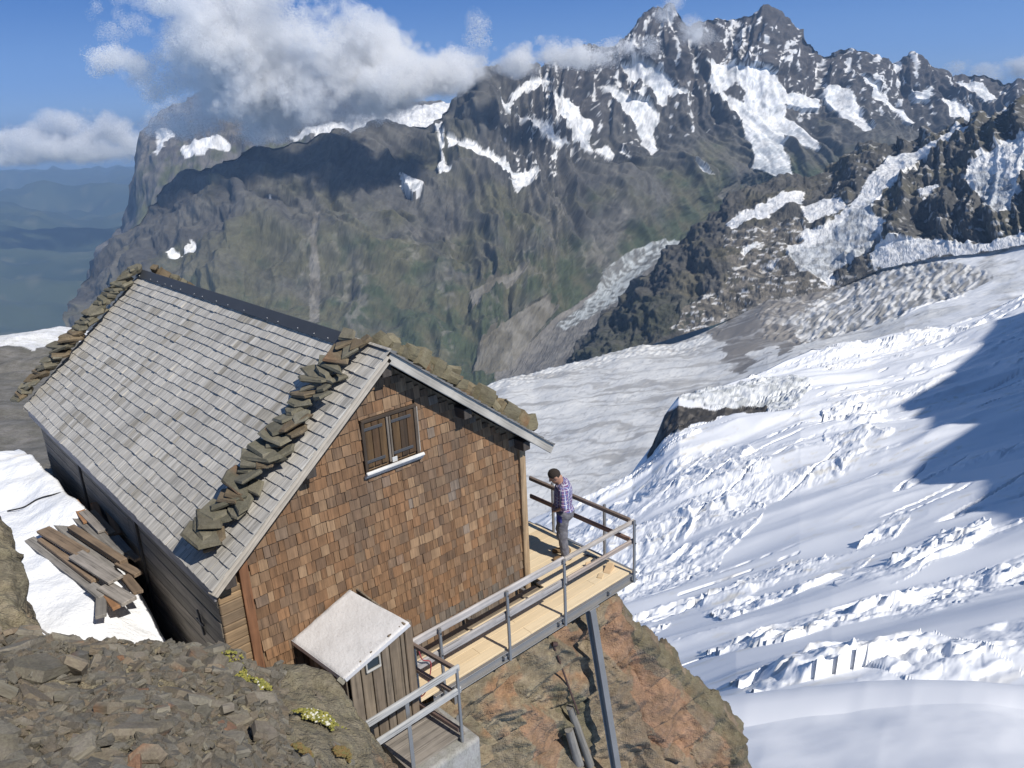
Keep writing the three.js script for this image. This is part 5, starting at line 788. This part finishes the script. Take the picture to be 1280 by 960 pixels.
// ---------------------------------------------------------------- cushion plants
{
  const spots = [[0.655, 0.10, 0.36, 'wide yellow green cushion plant on the rubble below the hut corner'], [0.70, 0.14, 0.16, 'small yellow cushion plant beside the wide one'], [0.80, 0.27, 0.30, 'round cushion plant with white flowers on the bare knoll'], [0.77, 0.46, 0.16, 'brownish tuft of plants at the bottom of the knoll'], [0.84, 0.38, 0.12, 'rusty low tuft on the slope of the knoll']];
  spots.forEach(([s, t, R, label], k) => {
    const r = rng(300 + k), leaf = new THREE.IcosahedronGeometry(1, 0), list = [], { p: p0 } = fgAt(s, t);
    for (let i = 0; i < 700; i++) { const a = r() * 6.283, d = Math.sqrt(r()) * R * (0.7 + 0.5 * noise(Math.cos(a) * 2 + k * 7, Math.sin(a) * 2)), { p, n } = fgAt(s + Math.cos(a) * d / 6.5, t + Math.sin(a) * d / 9), h = 0.05 * Math.sqrt(Math.max(0, 1 - (d / R) ** 2)) + r() * 0.025 + 0.01, z = r.r(0.008, 0.017), fl = r(), q = p.addScaledVector(n, h * 0.5).add(V(r.n() * 0.02, h * 0.6, r.n() * 0.02)).sub(p0);
      const c = k >= 3 ? mix3([0.20, 0.12, 0.045], [0.15, 0.14, 0.05], r()) : fl < (k === 2 ? 0.16 : 0.06) ? [0.66, 0.64, 0.54] : mix3([0.16, 0.17, 0.04], [0.33, 0.29, 0.065], r());
      list.push(paintGeo(leaf.clone().scale(z * r.r(0.7, 1.5), z * 0.7, z * r.r(0.7, 1.5)).translate(q.x, q.y, q.z), c)); }
    const m = mesh('cushion_plant', mergeGeometries(list), new THREE.MeshStandardMaterial({ vertexColors: true, roughness: 0.9 })); m.position.copy(p0); tag(m, label, 'plant', 'cushion plants on the foreground slope');
  });
}

// ---------------------------------------------------------------- the person looking down from the platform
{
  const person = thing('person', 'person in plaid shirt and grey trousers standing on platform looking down', 'person', [0.90, 0, 0.02]);
  person.scale.set(1.1, 1, 1.1); person.rotation.y = Math.atan2(0.66, -0.75); // forward (local +x) towards the valley side of the hut
  const cap = (p, a, b, ra, rb) => { const x = b.x - a.x, y = b.y - a.y, z = b.z - a.z, u = p.x - a.x, v = p.y - a.y, w = p.z - a.z, h = clamp((u * x + v * y + w * z) / (x * x + y * y + z * z)), X = u - x * h, Y = v - y * h, Z = w - z * h; return Math.sqrt(X * X + Y * Y + Z * Z) - (ra + (rb - ra) * h); };
  const ell = (p, c, r, tilt = 0) => { let x = p.x - c.x, y = p.y - c.y, z = p.z - c.z; if (tilt) { const s = Math.sin(tilt), k = Math.cos(tilt), X = x * k - y * s; y = x * s + y * k; x = X; } const q = Math.sqrt((x / r.x) ** 2 + (y / r.y) ** 2 + (z / r.z) ** 2); return (q - 1) * Math.min(r.x, r.y, r.z); };
  const smin = (a, b, k) => { const h = Math.max(k - Math.abs(a - b), 0) / k; return Math.min(a, b) - h * h * k * 0.25; };
  const all = (k, ...d) => { let a = d[0]; for (let i = 1; i < d.length; i++) a = smin(a, d[i], k); return a; };
  function shape(min, max, res, sdf, color) {
    const mc = new MarchingCubes(res, landMat, false, false, 90000); mc.isolation = 0; const f = mc.field, p = new THREE.Vector3(), s = max.clone().sub(min);
    for (let k = 0; k < res; k++) for (let j = 0; j < res; j++) for (let i = 0; i < res; i++) { p.set(min.x + i / res * s.x, min.y + j / res * s.y, min.z + k / res * s.z); f[i + j * res + k * res * res] = -sdf(p); }
    mc.update(); const n = mc.count, pos = new Float32Array(n * 3);
    for (let i = 0; i < n; i++) { pos[i * 3] = min.x + (mc.positionArray[i * 3] + 1) / 2 * s.x; pos[i * 3 + 1] = min.y + (mc.positionArray[i * 3 + 1] + 1) / 2 * s.y; pos[i * 3 + 2] = min.z + (mc.positionArray[i * 3 + 2] + 1) / 2 * s.z; }
    let g = new THREE.BufferGeometry(); g.setAttribute('position', new THREE.BufferAttribute(pos, 3)); g = mergeVertices(g, 1e-4); g.computeVertexNormals();
    const q = g.attributes.position, c = new Float32Array(q.count * 3); for (let i = 0; i < q.count; i++) c.set(color(p.fromBufferAttribute(q, i)), i * 3); g.setAttribute('color', new THREE.BufferAttribute(c, 3)); return g;
  }
  const J = { pel: V(-0.02, 0.97, 0), waist: V(0.0, 1.10, 0), chest: V(-0.015, 1.31, 0), neck: V(0.02, 1.49, 0), head: V(0.115, 1.635, 0) };
  const side = (s) => ({ hip: V(-0.005, 0.93, 0.09 * s), knee: V(0.03, 0.51, 0.105 * s), ank: V(-0.03, 0.09, 0.115 * s), sh: V(0.0, 1.43, 0.185 * s), el: V(-0.01, 1.165, 0.255 * s), wr: s < 0 ? V(0.12, 1.02, -0.125) : V(0.125, 1.03, 0.10), toe: V(0.155, 0.035, 0.135 * s), heel: V(-0.075, 0.045, 0.11 * s) });
  const Lf = side(-1), Rt = side(1), skin = [0.42, 0.235, 0.16];
  const torso = (p, e) => all(0.10, ell(p, V(-0.015, 1.30, 0), V(0.125 + e, 0.20 + e, 0.175 + e)), ell(p, V(0.0, 1.10, 0), V(0.115 + e, 0.15 + e, 0.15 + e)), cap(p, V(-0.02, 1.435, -0.14), V(-0.02, 1.435, 0.14), 0.065 + e, 0.065 + e));
  const hipsD = (p, e) => all(0.08, ell(p, V(-0.02, 0.965, 0), V(0.125 + e, 0.12 + e, 0.165 + e)), ell(p, V(-0.06, 0.92, 0.06), V(0.09 + e, 0.10 + e, 0.09 + e)), ell(p, V(-0.06, 0.92, -0.06), V(0.09 + e, 0.10 + e, 0.09 + e)));
  const leg = (p, j, e) => smin(cap(p, j.hip, j.knee, 0.088 + e, 0.058 + e), cap(p, j.knee, j.ank, 0.058 + e, 0.038 + e), 0.05);
  const arm = (p, j, e) => smin(cap(p, j.sh, j.el, 0.052 + e, 0.042 + e), cap(p, j.el, j.wr, 0.042 + e, 0.027 + e), 0.03);
  const bodyG = shape(V(-0.45, 0, -0.45), V(0.45, 1.62, 0.45), 96, (p) => all(0.04, torso(p, -0.012), hipsD(p, -0.012), leg(p, Lf, -0.01), leg(p, Rt, -0.01), arm(p, Lf, 0), arm(p, Rt, 0), cap(p, V(0.0, 1.46, 0), V(0.085, 1.585, 0), 0.058, 0.052), cap(p, Lf.ank, Lf.toe, 0.035, 0.028), cap(p, Rt.ank, Rt.toe, 0.035, 0.028)), () => skin);
  const tl = -0.62; // head bowed
  const hd = (x, y, z) => { const k = Math.cos(tl), s = Math.sin(tl); return V(J.head.x + x * k - y * s, J.head.y + x * s + y * k, z); };
  const headG = shape(V(-0.06, 1.45, -0.14), V(0.30, 1.81, 0.14), 72, (p) => { let d = all(0.03, ell(p, hd(-0.005, 0.035, 0), V(0.098, 0.098, 0.078), -tl), ell(p, hd(0.03, -0.04, 0), V(0.07, 0.085, 0.062), -tl), cap(p, hd(-0.04, -0.06, 0), V(0.03, 1.50, 0), 0.055, 0.058)); d = smin(d, cap(p, hd(0.092, 0.015, 0), hd(0.118, -0.025, 0), 0.010, 0.016), 0.012); d = smin(d, ell(p, hd(0.085, -0.062, 0), V(0.018, 0.010, 0.028)), 0.012); d = smin(d, ell(p, hd(0.078, -0.10, 0), V(0.024, 0.022, 0.026)), 0.02); for (const s of [-1, 1]) { d = smin(d, ell(p, hd(-0.012, -0.005, 0.079 * s), V(0.028, 0.036, 0.010), -tl), 0.008); d = Math.max(d, -ell(p, hd(0.104, 0.018, 0.032 * s), V(0.014, 0.010, 0.016))); d = Math.min(d, ell(p, hd(0.088, 0.016, 0.032 * s), V(0.0125, 0.0125, 0.0125))); } return d; },
    (p) => { for (const s of [-1, 1]) if (p.distanceTo(hd(0.095, 0.016, 0.032 * s)) < 0.012) return [0.06, 0.04, 0.03]; return p.distanceTo(hd(0.1, -0.062, 0)) < 0.028 ? [0.36, 0.15, 0.12] : skin; });
  const hand = (wr, dir, palmDown, s) => { // five fingers, gently curled
    const f = dir.clone().normalize(), n = palmDown.clone().normalize(), sd = f.clone().cross(n).multiplyScalar(s), at2 = (a, b, c) => wr.clone().addScaledVector(f, a).addScaledVector(sd, b).addScaledVector(n, c), F = [[-0.032, 0.070], [-0.011, 0.080], [0.010, 0.076], [0.030, 0.060]];
    return shape(wr.clone().add(V(-0.13, -0.15, -0.13)), wr.clone().add(V(0.17, 0.11, 0.13)), 60, (p) => { let d = all(0.014, cap(p, at2(0, 0, 0), at2(0.03, 0, 0), 0.026, 0.026), cap(p, at2(0.03, -0.022, 0), at2(0.085, -0.028, 0), 0.016, 0.014), cap(p, at2(0.03, 0, 0), at2(0.088, 0, 0), 0.017, 0.014), cap(p, at2(0.03, 0.02, 0), at2(0.083, 0.027, 0), 0.016, 0.013)); for (const [b, l] of F) { const a = at2(0.084, b, 0), m = at2(0.084 + l * 0.48, b * 1.1, 0.012), e = at2(0.084 + l * 0.78, b * 1.08, 0.040); d = smin(d, smin(cap(p, a, m, 0.0095, 0.0088), cap(p, m, e, 0.0088, 0.0075), 0.004), 0.006); } const t0 = at2(0.025, -0.03, 0.005), t1 = at2(0.062, -0.058, 0.016), t2 = at2(0.088, -0.056, 0.032); return smin(d, smin(cap(p, t0, t1, 0.013, 0.011), cap(p, t1, t2, 0.011, 0.009), 0.005), 0.012); }, () => skin);
  };
  const handL = hand(Lf.wr, V(0.06, -0.035, 0.10), V(-0.8, -0.45, 0.3), 1), handR = hand(Rt.wr, V(0.06, -0.035, -0.10), V(-0.8, -0.45, -0.3), -1);
  const skinMat = new THREE.MeshStandardMaterial({ vertexColors: true, roughness: 0.6 }), clothMat = new THREE.MeshStandardMaterial({ vertexColors: true, roughness: 0.95 });
  mesh('body', mergeGeometries([bodyG, headG, handL, handR]), skinMat, person);
  // hair: short dark cap
  mesh('hair', shape(V(-0.06, 1.50, -0.14), V(0.30, 1.86, 0.14), 64, (p) => { const d = ell(p, hd(-0.014, 0.040, 0), V(0.104, 0.106, 0.087), -tl) - 0.004 * noise(p.x * 60, p.y * 60, p.z * 60); const q = p.clone().sub(J.head), k = Math.cos(-tl), s = Math.sin(-tl), lx = q.x * k - q.y * s, ly = q.x * s + q.y * k; return Math.max(d, lx * 0.75 - ly + (-0.012) - (lx < -0.03 ? 0.05 : 0)); }, () => [0.03, 0.022, 0.017]), clothMat, person);
  // shirt: plaid, sleeves rolled to the elbow
  const plaid = (p) => { const a = Math.abs(p.z) > 0.17 ? Math.atan2(p.x, Math.abs(p.z) - 0.2) * 0.05 : Math.atan2(p.z, p.x) * 0.14, u = ((a / 0.058) % 1 + 1) % 1, v = ((p.y / 0.062) % 1 + 1) % 1; let c = [0.055, 0.065, 0.20]; if (u < 0.38) c = mix3(c, [0.30, 0.07, 0.12], 0.6); if (v < 0.36) c = mix3(c, [0.16, 0.20, 0.42], 0.55); if ((u > 0.62 && u < 0.80) || (v > 0.60 && v < 0.76)) c = mix3(c, [0.68, 0.66, 0.72], 0.72); return c; };
  const fold = (p, k) => k * (noise(p.x * 14, p.y * 9, p.z * 14) + 0.5 * noise(p.x * 30, p.y * 24, p.z * 30));
  mesh('shirt', shape(V(-0.36, 0.94, -0.40), V(0.36, 1.62, 0.40), 96, (p) => { const slv = (j) => Math.max(smin(cap(p, j.sh, j.el, 0.073, 0.064), cap(p, j.el, j.el.clone().lerp(j.wr, 0.22), 0.064, 0.060), 0.02), p.clone().sub(j.el.clone().lerp(j.wr, 0.20)).dot(j.wr.clone().sub(j.el).normalize())); const d = all(0.035, torso(p, 0.022), Math.max(hipsD(p, 0.022), p.y - 1.1), slv(Lf), slv(Rt), cap(p, V(-0.01, 1.45, 0), V(0.03, 1.505, 0), 0.075, 0.070)) - fold(p, 0.008); return Math.max(d, 0.985 - p.y, (p.x - 0.02) * 0.75 + (p.y - 1.525)); }, plaid), clothMat, person);
  // trousers with a belt line and a blue hip patch
  mesh('trousers', shape(V(-0.25, 0.04, -0.28), V(0.25, 1.08, 0.28), 100, (p) => { const lg = (j) => smin(cap(p, j.hip, j.knee, 0.105, 0.078), cap(p, j.knee, V(j.ank.x + 0.01, 0.05, j.ank.z), 0.078, 0.072), 0.05); const d = all(0.05, Math.max(hipsD(p, 0.018), p.y - 1.025), lg(Lf), lg(Rt)) - fold(p, 0.010); return Math.max(d, 0.065 - p.y, p.y - 1.015); },
    (p) => (p.y > 0.80 && p.y < 0.93 + p.x * 0.3 && p.x > 0.03 && p.z < 0.05 ? [0.045, 0.05, 0.26] : mix3([0.125, 0.125, 0.15], [0.165, 0.165, 0.185], sstep(-0.3, 0.3, noise(p.x * 20, p.y * 12, p.z * 20))))), clothMat, person);
  for (const j of [Lf, Rt]) mesh('shoe', shape(V(-0.16, -0.01, j.ank.z - 0.13), V(0.26, 0.19, j.ank.z + 0.13), 56, (p) => { const d = all(0.03, cap(p, j.heel, j.toe, 0.046, 0.042), cap(p, j.heel, V(j.ank.x, 0.12, j.ank.z), 0.045, 0.046), ell(p, V(0.04, 0.05, j.ank.z + (j === Rt ? 0.008 : -0.008)), V(0.10, 0.05, 0.045))); return Math.max(d, 0.002 - p.y, p.y - 0.14); }, (p) => (p.y < 0.025 ? [0.03, 0.03, 0.03] : [0.20, 0.13, 0.07])), clothMat, person);
}
renderer.render(scene, camera);
